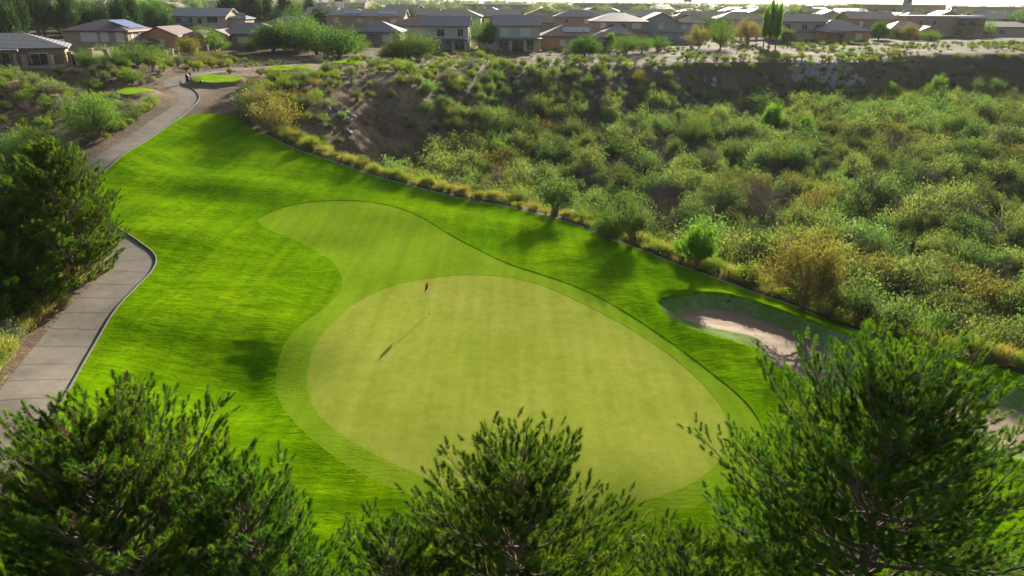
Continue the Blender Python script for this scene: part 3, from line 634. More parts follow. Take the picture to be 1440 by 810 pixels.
M['frame'] = simple('white_frame', (.62,.60,.56), .6); M['trim'] = simple('stucco_trim', (.55,.47,.37), .8); M['dark'] = M['dark']
M['panel'] = simple('solar_panel_glass', (.03,.09,.22), .25, .1, 1, spec=1.0); M['pframe'] = simple('panel_frame', (.3,.3,.32), .4)
M['iron'] = simple('dark_iron', (.03,.03,.032), .5); M['ctile'] = simple('shade_inside', (.05,.045,.04), .9)
M['block'] = simple('fence_stucco', (.34,.26,.19), .9, .1, 2, .3); M['awning'] = simple('blue_awning', (.10,.22,.42), .6)
def roof_mesh(mb, x0, x1, y0, y1, z, kind, pitch, axis, oh=.5, th=.22, wmb=None):
    X0, X1, Y0, Y1 = x0-oh, x1+oh, y0-oh, y1+oh; lo = z-.0
    if kind == 'flat':
        mb.box(X0+oh-.12, X1-oh+.12, Y0+oh-.12, Y1-oh+.12, z-.05, z+.35); return z+.35
    W = X1-X0; D = Y1-Y0; rz_ = lo+th
    if axis is None: axis = 'x' if W >= D else 'y'
    hw = (D if axis == 'x' else W)/2; top = rz_+pitch*hw; hip = hw if kind == 'hip' else 0
    A = [(X0, Y0, rz_), (X1, Y0, rz_), (X1, Y1, rz_), (X0, Y1, rz_)]
    if axis == 'x': r0 = (X0+hip, (Y0+Y1)/2, top); r1 = (X1-hip, (Y0+Y1)/2, top)
    else: r0 = ((X0+X1)/2, Y0+hip, top); r1 = ((X0+X1)/2, Y1-hip, top)
    if axis == 'x': mb.face([A[0], A[1], r1, r0]); mb.face([A[2], A[3], r0, r1]); e1 = [A[1], A[2], r1]; e0 = [A[3], A[0], r0]
    else: mb.face([A[1], A[2], r1, r0]); mb.face([A[3], A[0], r0, r1]); e1 = [A[2], A[3], r1]; e0 = [A[0], A[1], r0]
    dn = lambda p: (p[0], p[1], p[2]-th)
    if kind == 'hip':
        mb.face(e1); mb.face(e0)
        for i in range(4): mb.face([dn(A[i]), dn(A[(i+1) % 4]), A[(i+1) % 4], A[i]])
        mb.face([dn(A[3]), dn(A[2]), dn(A[1]), dn(A[0])])
    else:
        # gable: sloped slabs with thickness, gable triangle in the wall
        s = 1
        for (p, q, a_, b_) in (((A[0], A[1], r1, r0)), ((A[2], A[3], r0, r1))) if axis == 'x' else ((A[1], A[2], r1, r0), (A[3], A[0], r0, r1)):
            mb.face([dn(p), dn(q), q, p]); mb.face([dn(r) for r in (b_, a_, q, p)][::1]); mb.face([dn(q), dn(a_), a_, q]); mb.face([dn(b_), dn(p), p, b_])
        if wmb is not None:
            zt = top-th-.03-oh*0; k = pitch
            if axis == 'x':
                ym = (y0+y1)/2
                for xx in (x0, x1): wmb.face([(xx, y0, z-.01), (xx, y1, z-.01), (xx, y1, z+pitch*oh-.02), (xx, ym, top-th-.02), (xx, y0, z+pitch*oh-.02)])
            else:
                xm = (x0+x1)/2
                for yy in (y0, y1): wmb.face([(x0, yy, z-.01), (x1, yy, z-.01), (x1, yy, z+pitch*oh-.02), (xm, yy, top-th-.02), (x0, yy, z+pitch*oh-.02)])
    return top
def window(root, face, u, z, w, h, off, style='glass'):
    """face F (front, -y) at y=off, L/R sides at x=off; u along the face"""
    f = MB(); p = MB(); t = .09
    def bx(m, a0, a1, z0, z1, d0, d1):
        if face == 'F': m.box(a0, a1, off-d1, off-d0, z0, z1)
        elif face == 'R': m.box(off+d0, off+d1, a0, a1, z0, z1)
        else: m.box(off-d1, off-d0, a0, a1, z0, z1)
    bx(f, u-w/2-t, u-w/2, z-h/2-t, z+h/2+t, -.02, .07); bx(f, u+w/2, u+w/2+t, z-h/2-t, z+h/2+t, -.02, .07)
    bx(f, u-w/2, u+w/2, z+h/2, z+h/2+t, -.02, .07); bx(f, u-w/2, u+w/2, z-h/2-t, z-h/2, -.02, .09)
    bx(f, u-.025, u+.025, z-h/2, z+h/2, -.02, .045)
    bx(p, u-w/2, u+w/2, z-h/2, z+h/2, -.015, .02)
    fr = f.build('window', M['frame'], root); p.build('pane', M['blind'] if style == 'blind' else M['glass'], fr)
def solar(root, x0, x1, y0, y1, cz, slope, nx_=3, ny_=2, axis='x'):
    """array of panels lying on a roof slope falling to -y (slope>0) or other side"""
    for i in range(nx_):
        m = MB(); a = x0+(x1-x0)*i/nx_; b_ = x0+(x1-x0)*(i+1)/nx_-.06
        for j in range(ny_):
            c0 = y0+(y1-y0)*j/ny_; c1 = y0+(y1-y0)*(j+1)/ny_-.06
            if axis == 'x': Q = [(a, c0), (b_, c0), (b_, c1), (a, c1)]
            else: Q = [(a, c0), (b_, c0), (b_, c1), (a, c1)]
            zz = lambda q: cz+(q[1]-y0)*slope if axis == 'x' else cz+(q[0]-x0)*slope
            T = [(q[0], q[1], zz(q)+.12) for q in Q]; B = [(q[0], q[1], zz(q)+.07) for q in Q]
            m.face(T)
            for k in range(4): m.face([B[k], B[(k+1) % 4], T[(k+1) % 4], T[k]], 1)
        m.build('solar_panel', [M['panel'], M['pframe']], root)
def house(name, px, D, blocks, wall, roof, label, wins=(), rz=0, patio=None, panels=(), cat='house', chim=None, py=50, group=None, z=None, doors=()):
    d = rays([(px, py)])[0]; x = d[0]/d[1]*D; zz = float(Hq(x, D)) if z is None else z
    root = empty(name, (x, D, zz-.15), R(rz)); wm = MB(); 
    wmb = MB(); tops = []
    rm = MB()
    for i, (x0, x1, y0, y1, h, rk, pt, ax) in enumerate(blocks):
        e = .004*i; wmb.box(x0+e, x1-e, y0+e, y1-e, -1.5, h+.02)
        tops.append(roof_mesh(rm, x0, x1, y0, y1, h, rk, pt, ax, wmb=wmb))
    wo = wmb.build('wall', WALL[wall], root); ro = rm.build('roof', ROOF[roof], root)
    for wv in wins: window(root, *wv)
    for (u, off, w_, h_) in doors:
        m = MB(); m.box(u-w_/2, u+w_/2, off-.03, off-.004, .15, h_); m.build('sliding_door', M['glass'], root)
        m = MB()
        for uu in (u-w_/2, u, u+w_/2): m.box(uu-.06, uu+.06, off-.07, off-.031, .15, h_+.08)
        m.box(u-w_/2-.06, u+w_/2+.06, off-.075, off-.0311, h_, h_+.12); m.build('door_frame', M['frame'], root)
    if patio:
        x0, x1, y0, y1, h, np_ = patio; m = MB(); m.box(x0-.3, x1+.3, y0-.4, y1-.01, h, h+.28); po = m.build('patio_roof', ROOF[roof], root)
        for k in range(np_):
            xx = x0+.2+(x1-x0-.4)*k/(np_-1); m = MB(); m.box(xx-.2, xx+.2, y0, y0+.4, -.5, h); m.build('patio_post', WALL[wall], root)
    for pn in panels: solar(ro, *pn)
    if chim: m = MB(); m.box(chim[0]-.5, chim[0]+.5, chim[1]-.4, chim[1]+.4, chim[2]-2, chim[2]); m.build('chimney', WALL[wall], ro)
    return tag(root, label, cat, group)
Hs = 'house'
# near left
house('single_storey_house', 26, 97, z=9.1, rz=28, blocks= [(-9,5.6,0,9,2.7,'hip',.34,'x')], wall='tan', roof='grey', label='single storey tan house with grey tile roof and sliding patio doors at the left edge', wins=[('F',2.6,1.5,1.9,1.3,0,'glass')], doors=[(-1.6,0,1.9,2.3),(-4.2,0,1.9,2.3)], patio=(-8.5,.2,-1.6,0,2.55,4), py=95)
house('two_storey_house', 139, 152, z=6.9, blocks=[(-6.4,6.6,0,11,4.9,'hip',.34,'x'),(6.6,9.6,1,7,2.7,'hip',.34,'y')], wall='tan', roof='maroon', label='large two storey tan house with maroon tile roof and solar panels on its right slope', wins=[('F',-1.2,3.9,3.2,1.6,0,'blind'),('F',1.9,3.9,1.4,1.6,0,'blind'),('F',5.0,3.9,1.4,1.7,0,'blind'),('F',2.1,1.4,1.2,1.7,0,'glass'),('F',5.3,1.4,1.1,1.8,0,'glass'),('R',2,3.9,1.2,1.4,6.6,'blind'),('R',5,3.9,1.0,1.4,6.6,'glass'),('R',8.6,3.9,1.4,1.4,6.6,'blind')], panels=[(2.0,6.2,2.2,9.0,6.95,-.34,3,3,'y')], py=78)
house('orange_house', 236, 158, [(-5,2.5,0,10,2.9,'gable',.42,'y'),(2.5,7,2,11,2.8,'hip',.36,'y')], 'orange', 'maroon', 'small orange stucco house with red brown gable roof right of the large two storey house', wins=[('F',-1,1.6,1.3,1.3,0,'blind')], py=75)
house('grey_roof_house', 292, 226, [(-10,6,0,12,5.0,'gable',.34,'x'),(-12,-3,-3,1,2.7,'hip',.3,'x'),(6,11,2,10,4.4,'hip',.34,'x')], 'pale', 'blue', 'two storey house with slate grey roof behind the brown roofed one, upper left', wins=[('F',-8,3.9,1.4,1.6,0,'glass'),('F',-4.6,3.9,1.4,1.6,0,'glass'),('F',2,4.2,3.2,1.7,0,'glass'),('F',-1.8,3.9,1.4,1.6,0,'glass')], py=48)
house('brown_roof_house', 352, 168, [(-7,6.5,0,10,2.8,'hip',.40,'x'),(-8.5,-4,-2.4,5,2.6,'gable',.4,'y')], 'brown', 'brown', 'single storey brown house with low brown hip roof, left of the mesquite grove', wins=[('F',-1.5,1.6,1.8,1.2,0,'blind'),('F',-6.2,1.5,1.2,1.1,-2.4,'glass')], py=68)
rowB = [
 (408,240,'pale','blue','house with dark slate roof behind the left end of the mesquite grove',1,'hip',15,10),
 (452,262,'cream','tan','cream gabled house peeking over the mesquite grove',2,'gable',10,12),
 (492,240,'tan','tan','tan two storey house with solar panels over the mesquite grove',2,'hip',14,10),
 (540,236,'tan','tan','tan two storey house with solar panels left of the beige patio houses',2,'gable',13,10),
 (586,222,'pale','maroon','low house with red brown roof left of the first beige patio house',1,'hip',16,11),
 (592,275,'brown','tan','tall tan roofed house far behind the red brown roof',2,'gable',13,11)]
for i, (px, D, wl, rf, lb, st, rk, w_, d_) in enumerate(rowB):
    h = 5.1 if st == 2 else 2.9
    house('suburban_house', px, D, [(-w_/2, w_/2, 0, d_, h, rk, .36, 'x')], wl, rf, lb, wins=[('F', -w_*.28, h-1.3, 1.5, 1.3, 0, 'glass'), ('F', w_*.25, h-1.3, 1.5, 1.3, 0, 'blind')], panels=[(-2, 4, .8, 3.6, h+.22+.36*1.3, .36, 3, 2)] if i in (2, 3) else (), py=50)
house('dark_hip_house', 531, 184, [(-5.5,5.5,0,10,3.0,'hip',.42,'x')], 'brown', 'grey', 'small house with dark pyramid roof between the mesquite grove and the round mesquite', wins=[('F',2.5,1.6,2.2,1.4,0,'blind')], patio=(-5.5,.5,-1.4,0,2.5,3), py=62)
house('patio_house', 626, 168, [(-5,5.2,0,9,5.3,'gable',.40,'x')], 'cream', 'grey', 'beige two storey house with grey roof and white posted patio, left one of two', wins=[('F',-.9,4.1,1.7,1.6,0,'glass'),('F',3.5,4.1,1.3,1.6,0,'glass'),('F',1,1.3,1.4,1.9,0,'glass'),('F',3.3,1.3,1.9,1.8,0,'glass'),('F',-1.9,1.3,1.8,2.2,0,'glass'),('L',3,4.1,1.2,1.4,-5,'glass')], patio=(-4.2,5.0,-2.2,0,2.6,4), py=70)
house('patio_house', 727, 172, [(-5.2,5.2,0,10,5.3,'gable',.40,'x')], 'cream', 'grey', 'beige two storey house with grey roof and tiled patio cover, right one of two', wins=[('F',-2.9,4.1,1.6,1.7,0,'blind'),('F',1.8,4.1,1.9,1.7,0,'blind'),('F',-3,1.3,2,1.6,0,'glass'),('F',.2,1.2,2.6,2.2,0,'glass'),('F',3,1.3,1.6,2.0,0,'glass'),('L',4,4.1,1.2,1.4,-5.2,'blind')], patio=(-5.0,5.4,-2.4,0,2.6,4), py=68)
house('red_brown_house', 812, 178, [(-8.5,8,0,11,2.9,'hip',.42,'x'),(3,8.4,-2,5,2.8,'hip',.4,'y')], 'orange', 'maroon', 'low orange house with red brown roof and bright solar panels right of the beige pair', wins=[('F',-3.5,1.6,1.1,1.2,0,'blind'),('F',-1.5,1.6,.8,1.2,0,'blind'),('F',.6,1.6,.8,1.3,0,'blind'),('F',6,1.6,1.5,1.3,-2,'glass')], panels=[(-3.5,3,1.4,3.8,3.12+.42*1.9,.42,4,2)], py=66)
house('small_roof_house', 868, 186, [(-4,3.5,0,9,2.9,'hip',.42,'x')], 'orange', 'blue', 'low house with deep blue slate roof between the red brown house and the acacias', wins=[('F',1,1.5,1.3,1.2,0,'glass')], py=66)
house('two_storey_hip_house', 873, 205, [(-8,7,0,11,5.0,'hip',.34,'x'),(-3,7,-3,0,2.6,'hip',.3,'x')], 'tan', 'grey', 'two storey tan house with grey hip roof behind the blue slate roof', wins=[('F',-5,3.9,1.3,1.6,0,'blind'),('F',.5,3.9,1.2,1.6,0,'glass'),('F',4,3.9,2.2,1.6,0,'blind')], py=60)
house('two_storey_gable_house', 940, 208, [(-7,2,0,10,5.3,'gable',.42,'y'),(2,9.5,0,11,4.9,'hip',.40,'x'),(-2,9,-3,0,2.6,'hip',.3,'x')], 'grey', 'tan', 'two storey grey house with sunlit pale roof right of the grey hip roof house', wins=[('F',-2.4,4.1,1.2,1.5,0,'blind'),('F',4,3.8,1.3,1.4,0,'blind'),('F',7,3.8,.8,1.4,0,'glass'),('F',8.5,3.8,.8,1.4,0,'glass')], py=60)
house('two_storey_house', 1122, 216, [(-5.8,7.5,0,9.5,5.2,'gable',.38,'x'),(-2,7.5,-2.5,0,2.6,'hip',.3,'x')], 'pale', 'grey', 'two storey pale house with grey gable roof right of the tall poplars', wins=[('F',-3.5,3.9,1.7,1.7,0,'glass'),('F',1.4,3.9,1.5,1.6,0,'glass'),('F',5,3.9,1.3,1.6,0,'glass'),('L',3,3.9,1.5,1.6,-5.8,'glass')], py=54)
house('single_storey_house', 1185, 212, [(-7.5,7.5,0,12,2.9,'hip',.42,'x')], 'orange', 'grey', 'single storey house with broad grey hip roof between two taller gabled houses', wins=[('F',0,1.5,2,1.4,0,'glass'),('F',4.5,1.5,1.6,1.6,0,'blind')], patio=(-6,0,-2,0,2.6,3), py=52)
house('two_storey_house', 1222, 248, [(-7,8,0,10,5.3,'gable',.40,'x')], 'tan', 'brown', 'two storey house with brown gable roof behind the round acacia on the right', wins=[('F',-3,4.0,1.1,1.5,0,'blind'),('F',3.5,4.0,1.1,1.5,0,'glass')], py=45)
house('orange_house', 1280, 236, [(-6.5,6,0,9,2.8,'hip',.45,'x'),(2,7,-2,3,2.6,'gable',.4,'y')], 'orange', 'tan', 'low orange house with sunlit yellow roof at the foot of the long flat roofed house', wins=[('F',0,1.5,1.3,1.2,0,'glass')], py=48)
house('flat_roof_house', 1325, 252, [(-13,3,0,10,6.4,'flat',.3,'x'),(3,14,1.5,10,6.4,'flat',.3,'x')], 'tan', 'flat', 'long two storey flat roofed house with balcony at the upper right', wins=[('F',-8,4.6,1,1.6,0,'glass'),('F',-3.5,4.6,1.1,1.6,0,'glass'),('F',6,4.6,2,1.6,1.5,'glass'),('F',9.5,4.6,2,1.6,1.5,'glass'),('F',6,1.6,2,1.8,1.5,'glass')], py=50)
d_ = rays([(1325, 50)])[0]; fx = d_[0]/d_[1]*252; r_ = empty('balcony_awning', (fx, 252, float(Hq(fx, 252)))); m = MB(); m.box(3.3,12.5,-1.4,1.45,5.9,6.05); m.build('canopy', M['awning'], r_); m = MB(); m.box(3.2,12.6,-1.5,1.45,2.9,3.1); m.build('deck', WALL['brown'], r_)
for k in range(4): m = MB(); m.box(3.3+k*3,3.45+k*3,-1.35,-1.2,-.5,5.9); m.build('post', WALL['brown'], r_)
m = MB(); m.box(3.3,12.5,-1.42,-1.38,3.95,4.05); [m.box(3.4+i*.3,3.44+i*.3,-1.42,-1.38,3.1,3.95) for i in range(30)]; m.build('railing', M['iron'], r_)
tag(r_, 'blue roofed wooden balcony on the front of the long flat roofed house', 'balcony')
house('single_storey_house', 1408, 262, [(-9,12,0,10,3.2,'hip',.3,'x')], 'pale', 'brown', 'low brown roofed house at the right edge of the house row', wins=[('F',0,1.7,2,1.3,0,'glass')], py=48)
rowC = [(772,262,'pale','maroon',1,'hip',18,'wide low house with dark red roof behind the right beige patio house'),(760,300,'cream','tan',2,'gable',12,'pale gabled house far behind the right beige patio house'),
 (838,262,'tan','tan',2,'gable',14,'tan roofed house above the bright solar panels'),(812,252,'tan','blue',2,'hip',15,'slate roofed two storey house above the orange solar house'),(905,275,'cream','tan',2,'gable',14,'pale sunlit roof house behind the grey hip roof house'),
 (992,262,'brown','brown',2,'gable',14,'brown roofed house behind the tall green acacias'),(1042,245,'grey','grey',2,'hip',15,'grey house hidden behind the acacias left of the poplars'),(975,300,'orange','tan',2,'hip',13,'orange walled house far behind the sunlit pale roof'),
 (1020,310,'cream','tan',2,'gable',12,'cream house far left of the poplar tops'),(1112,290,'orange','brown',2,'hip',13,'orange brown house behind the grey gable roof, right of the poplars'),(1165,320,'pale','tan',2,'gable',13,'pale house with bright roof far behind the broad grey hip roof'),
 (640,250,'cream','tan',2,'hip',17,'tan hip roofed house rising behind the left beige patio house'),(700,262,'brown','tan',2,'gable',15,'brown house behind the gap between the beige pair'),(1290,300,'cream','tan',2,'hip',14,'pale house behind the long flat roofed house'),(1395,305,'orange','tan',2,'gable',15,'orange house behind the far right low house')]
for px, D, wl, rf, st, rk, w_, lb in rowC:
    h = 5.0 if st == 2 else 3
    house('suburban_house', px, D, [(-w_/2, w_/2, 0, 10, h, rk, .38, 'x' if rk == 'hip' or w_ > 13 else 'y')], wl, rf, lb, wins=[('F', -w_*.25, h-1.2, 1.4, 1.3, 0, 'glass'), ('F', w_*.2, h-1.2, 1.4, 1.3, 0, 'blind')], py=45)
# far suburb
FARP = []
def farproto(i, w_, d_, st, rk, wl, rf, ax='x'):
    h = (2.9, 5.2)[st-1]; root = empty('distant_house', (0, 0, 0)); a = MB(); b_ = MB(); a.box(-w_/2, w_/2, 0, d_, -2, h+.02); roof_mesh(b_, -w_/2, w_/2, 0, d_, h, rk, .38, ax, wmb=a)
    a.build('wall', WALL[wl], root); b_.build('roof', ROOF[rf], root); m = MB()
    for k in (-.3, .05, .3): window(root, 'F', w_*k, h-1.3, 1.5, 1.3, 0, 'glass')
    names = {'tan':'tan','pale':'pale','orange':'orange','cream':'cream','brown':'brown','grey':'grey'}; 
    return [root, False, f"distant {names[wl]} {'single' if st==1 else 'two'} storey house with {rf if rf!='blue' else 'slate'} {rk} roof in the hazy suburb", f"distant {wl} houses with {rf} {rk} roofs"]
for i, a_ in enumerate([(15,10,1,'hip','tan','brown'),(13,10,2,'gable','cream','tan'),(14,11,2,'hip','pale','grey'),(16,10,1,'hip','orange','maroon'),(12,12,2,'gable','brown','tan','y'),(15,11,1,'gable','cream','blue')]): FARP.append(farproto(i, *a_))
def cpt(o, parent=None):
    c = o.copy(); COL.objects.link(c); c.parent = parent
    for ch in o.children: cpt(ch, c)
    return c
placed = [(o.location.x, o.location.y) for o in scene.objects if o.parent is None and 'house' in o.name]
def infr(x, y, m=60):
    z = float(Hq(x, y))-CZ; v = np.array([x, y, z]); dd = v@fw; return 720+F*(v@rt)/dd, 405-F*(v@up)/dd
cnt = 0; tries = 0; far_xy = []
while cnt < 170 and tries < 9000:
    tries += 1; y = 255+ (rng.uniform(0, 1)**1.7)*1500; px = rng.uniform(-20, 1460); d_ = rays([(px, 30)])[0]; x = d_[0]/d_[1]*y
    if y < 330 and 480 < px: 
        if y < 300: continue
    if px < 420 and y < 330: continue
    if any((x-a_)**2+(y-b_)**2 < (19+y*.014)**2 for a_, b_ in placed): continue
    placed.append((x, y)); k = rng.integers(0, 6); P = FARP[k]
    o = P[0] if not P[1] else cpt(P[0]); P[1] = True
    o.location = (x, y, float(Hq(x, y))-.1); o.rotation_euler = (0, 0, R(rng.choice([0, 90, 180, 270])+rng.normal(0, 12))); s = rng.uniform(.9, 1.25); o.scale = (s, s, rng.uniform(.9, 1.1)); tag(o, P[2], 'house', P[3]); cnt += 1
# ------------------------------------------------------------------ far buildings, towers
def bld(px, D, w_, d_, h, wl, label, name='commercial_building', cat='building', n=5):
    d = rays([(px, 20)])[0]; x = d[0]/d[1]*D; root = empty(name, (x, D, float(Hq(x, D))-.3), R(rng.normal(0, 6)))
    a_ = MB(); a_.box(-w_/2, w_/2, 0, d_, -1, h); a_.build('wall', WALL[wl], root); b_ = MB(); b_.box(-w_/2-.3, w_/2+.3, -.3, d_+.3, h, h+.6); b_.build('roof', ROOF['flat'], root)
    for k in range(n): m = MB(); u = -w_/2+w_*(k+.5)/n; m.box(u-w_/n*.3, u+w_/n*.3, -.08, -.01, h*.35, h*.7); m.build('window', M['glass'], root)
    return tag(root, label, cat)
bld(860, 700, 70, 30, 9, 'brown', 'long dark warehouse on the skyline right of centre')
bld(700, 520, 46, 22, 8, 'grey', 'grey commercial block above the beige patio houses')
bld(1275, 560, 60, 24, 10, 'brown', 'wide brown building with a tower behind the flat roofed house', n=8)
bld(1405, 520, 40, 24, 9, 'pale', 'pale commercial building near the right edge on the skyline')
bld(1180, 760, 60, 24, 8, 'tan', 'long tan building on the skyline above the gabled house')
bld(480, 560, 36, 20, 8, 'pale', 'pale commercial block by the red tower sign')
bld(330, 640, 50, 20, 8, 'grey', 'grey long building in the upper left haze')
def wp(px, D): d = rays([(px, 15)])[0]; x = d[0]/d[1]*D; return x, D, float(Hq(x, D))-.2
M['redsign'] = simple('red_sign_paint', (.25,.05,.05), .6); M['white'] = simple('white_paint', (.7,.7,.7), .6); M['bluep'] = simple('blue_sign_paint', (.05,.15,.4), .5); M['grey'] = simple('grey_paint', (.28,.28,.29), .6)
x, y, z = wp(1274, 555); r_ = empty('church_tower', (x, y, z)); m = MB(); m.box(-2.2,2.2,-2.2,2.2,0,17); m.build('shaft', WALL['grey'], r_); m = MB()
m.face([(-2.6,-2.6,17),(2.6,-2.6,17),(0,0,21)]); m.face([(2.6,-2.6,17),(2.6,2.6,17),(0,0,21)]); m.face([(2.6,2.6,17),(-2.6,2.6,17),(0,0,21)]); m.face([(-2.6,2.6,17),(-2.6,-2.6,17),(0,0,21)]); m.build('spire', ROOF['grey'], r_); m = MB(); m.box(-.9,.9,-2.26,-2.205,12,15); m.build('window', M['glass'], r_)
tag(r_, 'square grey tower with pointed cap on the skyline at the right', 'tower')
x, y, z = wp(478, 420); r_ = empty('tower_sign', (x, y, z)); m = MB()
for sx in (-1.8, 1.8):
    for sy in (-.8, .8): m.box(sx-.2, sx+.2, sy-.2, sy+.2, 0, 15)
m.box(-2,2,-.9,.9,14.6,15.4); m.build('frame', M['iron'], r_); m = MB(); m.box(-2.4,2.4,-1.1,-.95,9.4,14); m.build('sign_board', M['redsign'], r_)
m = MB(); m.box(-2.2,2.2,-1.05,-.95,6.2,8.8); m.build('lower_board', M['white'], r_); tag(r_, 'dark red tower sign on four legs rising above the upper left houses', 'sign')
x, y, z = wp(558, 520); r_ = empty('pole_sign', (x, y, z)); m = MB(); m.tube([(0,0,0),(0,0,15)], .35, 8); m.build('pole', M['grey'], r_); m = MB(); m.box(-3.2,3.2,-.4,.4,15,17.6); m.build('sign_board', M['bluep'], r_); tag(r_, 'blue rectangular pole sign above the suburb left of centre', 'sign')
x, y, z = wp(194, 300); r_ = empty('utility_pole', (x, y, z)); m = MB(); m.tube([(0,0,0),(0,0,14)], [.2,.14], 8); m.build('pole', M['grey'], r_); tag(r_, 'pale slender pole behind the large two storey house', 'pole')
x, y, z = wp(966, 640); r_ = empty('water_tank', (x, y, z)); m = MB(); m.tube([(0,0,11),(0,0,16)], 3.4, 16); m.build('tank', M['grey'], r_); m = MB(); m.tube([(0,0,16),(0,0,17.8)], [3.5,.2], 16); m.build('cap', M['grey'], r_)
for k in range(4): a_ = k*1.57+.78; m = MB(); m.tube([(3*math.cos(a_),3*math.sin(a_),0),(2.6*math.cos(a_),2.6*math.sin(a_),11)], .25, 6); m.build('leg', M['grey'], r_)
tag(r_, 'grey water tank on legs on the skyline', 'water tank')
x, y, z = wp(941, 600); r_ = empty('billboard', (x, y, z)); m = MB(); m.box(-5.5,5.5,-.3,.3,13,16); m.build('board', M['grey'], r_)
for k in (-4.5, 4.5): m = MB(); m.box(k-.25,k+.25,-.2,.2,0,13); m.build('leg', M['grey'], r_)
tag(r_, 'grey billboard on two posts on the hazy skyline', 'billboard')
for px, D, h in [(305,500,13),(735,560,12),(1000,520,14),(1345,600,13),(650,620,14)]:
    x, y, z = wp(px, D); r_ = empty('street_lamp', (x, y, z)); m = MB(); m.tube([(0,0,0),(0,0,h)], [.16,.1], 6); m.build('pole', M['grey'], r_); m = MB(); m.box(-1.6,.1,-.12,.12,h,h+.2); m.build('arm', M['grey'], r_)
    tag(r_, 'thin distant lamp pole standing up out of the suburb haze', 'street lamp', 'distant lamp poles')
# ------------------------------------------------------------------ fences
def fence(name, P, label, step=3.6, h=1.5, solid=False, pw=.26):
    P = ground(P); L = np.r_[0, np.cumsum(np.linalg.norm(np.diff(P[:, :2], axis=0), axis=1))]; n = max(2, int(L[-1]/step)); root = empty(name, tuple(P[0]))
    prev = None
    for k in range(n+1):
        s = L[-1]*k/n; x = np.interp(s, L, P[:, 0]); y = np.interp(s, L, P[:, 1]); z = float(Hq(x, y)); q = (x-P[0][0], y-P[0][1], z-P[0][2])
        m = MB(); m.box(q[0]-pw, q[0]+pw, q[1]-pw, q[1]+pw, q[2]-.5, q[2]+h+.18); m.box(q[0]-pw-.06, q[0]+pw+.06, q[1]-pw-.06, q[1]+pw+.06, q[2]+h+.18, q[2]+h+.28); m.build('pillar', M['block'], root)
        if prev:
            a_, b_ = np.array(prev), np.array(q); m = MB()
            if solid or True:
                hh = h if solid else .45; dv = unit((b_-a_)[:2]); nn_ = np.array([-dv[1], dv[0]])*.09
                c = [(*(p[:2]+sg*nn_), p[2]+zz) for p in (a_, b_) for sg in (1, -1) for zz in (-.5, hh)]; i = len(m.v); m.v += c
                for f in ((0,1,5,4),(3,2,6,7),(1,3,7,5)): m.f.append(tuple(i+t for t in f)); m.m.append(0)
            m.build('base_wall', M['block'], root)
            if not solid:
                m = MB(); nb = 22
                for zz in (.55, h): m.tube([a_+[0,0,zz], b_+[0,0,zz]], .025, 4)
                for t in range(1, nb): p = a_+(b_-a_)*t/nb; m.tube([p+[0,0,.5], p+[0,0,h]], .014, 3)
                m.build('iron_rail', M['iron'], root)
        prev = q
    return tag(root, label, 'fence')
fence('view_fence', [(-40,101),(30,99),(75,97),(102,92)], 'iron and stucco pillar fence before the sliding door house at the left edge', step=2.8)
fence('view_fence', [(235,86),(252,80),(285,78),(312,71)], 'short pillar and iron fence beside the golden bushes, upper left')
fence('block_wall', [(102,92),(150,86),(200,84),(235,84)], 'low tan wall under the large two storey house', solid=True, h=1.3)
fence('view_fence', [(602,71),(622,72),(640,72),(659,72)], 'pillar fence before the left beige patio house')
fence('block_wall', [(676,72),(694,72)], 'short wall piece between the two beige patio houses', solid=True, step=3.2)
fence('view_fence', [(722,70),(745,69),(765,68),(800,67),(862,66)], 'pillar fence below the low orange house with bright solar panels')
fence('view_fence', [(915,63),(950,63),(985,61)], 'pillar fence below the two storey grey house')
fence('view_fence', [(1030,60),(1060,58),(1100,56),(1150,54),(1215,54)], 'long pillar fence before the grey gable and broad hip roof houses', step=4)
fence('view_fence', [(1262,53),(1310,51),(1360,50),(1400,50),(1440,50)], 'pillar fence below the long flat roofed house', step=4)
# ------------------------------------------------------------------ course furniture
p = g1(604, 441); r_ = empty('flagstick', tuple(p)); M['pole'] = simple('pole_white', (.75,.75,.62), .4); M['flag'] = simple('red_flag_cloth', (.55,.015,.03), .7)
m = MB(); m.tube([(0,0,-.1),(0,0,2.15)], .016, 8); m.build('pole', M['pole'], r_)
m = MB(); m.tube([(0,0,-.006),(0,0,.012)], .055, 16); m.build('cup', simple('cup_dark', (.02,.02,.02), .9), r_)
V = []; Fc = []
for i in range(9):
    for j in range(7):
        u = i/8; v = j/6; x = -.02-.17*u-.07*u*v; yv = .05*math.sin(u*7+v*2)*u; zt = 2.12-.40*u*.5-(.42+.10*u)*v
        V.append((x, yv-.02*u, zt))
for i in range(8):
    for j in range(6): a_ = i*7+j; Fc.append((a_, a_+1, a_+8, a_+7))
fo = mesh_np('flag', V, Fc, M['flag'], r_); sm = fo.modifiers.new('thickness', 'SOLIDIFY'); sm.thickness = .006
tag(r_, 'flagstick with drooping red flag standing in the putting green', 'flagstick')
p = ground([(1024, 440)], -.9)[0]; r_ = empty('bunker_rake', (p[0], p[1], float(Hq(p[0], p[1]))+.04), R(-40)); m = MB(); m.tube([(0,0,0),(-1.6,.1,.03)], .02, 6); m.build('handle', M['iron'], r_)
m = MB(); m.box(-.03,.03,-.32,.32,-.02,.04); [m.box(-.01,.01,-.3+k*.066,-.285+k*.066,-.09,-.02) for k in range(10)]; m.build('rake_head', M['iron'], r_); tag(r_, 'dark rake lying on the sand at the far left end of the bunker', 'rake')
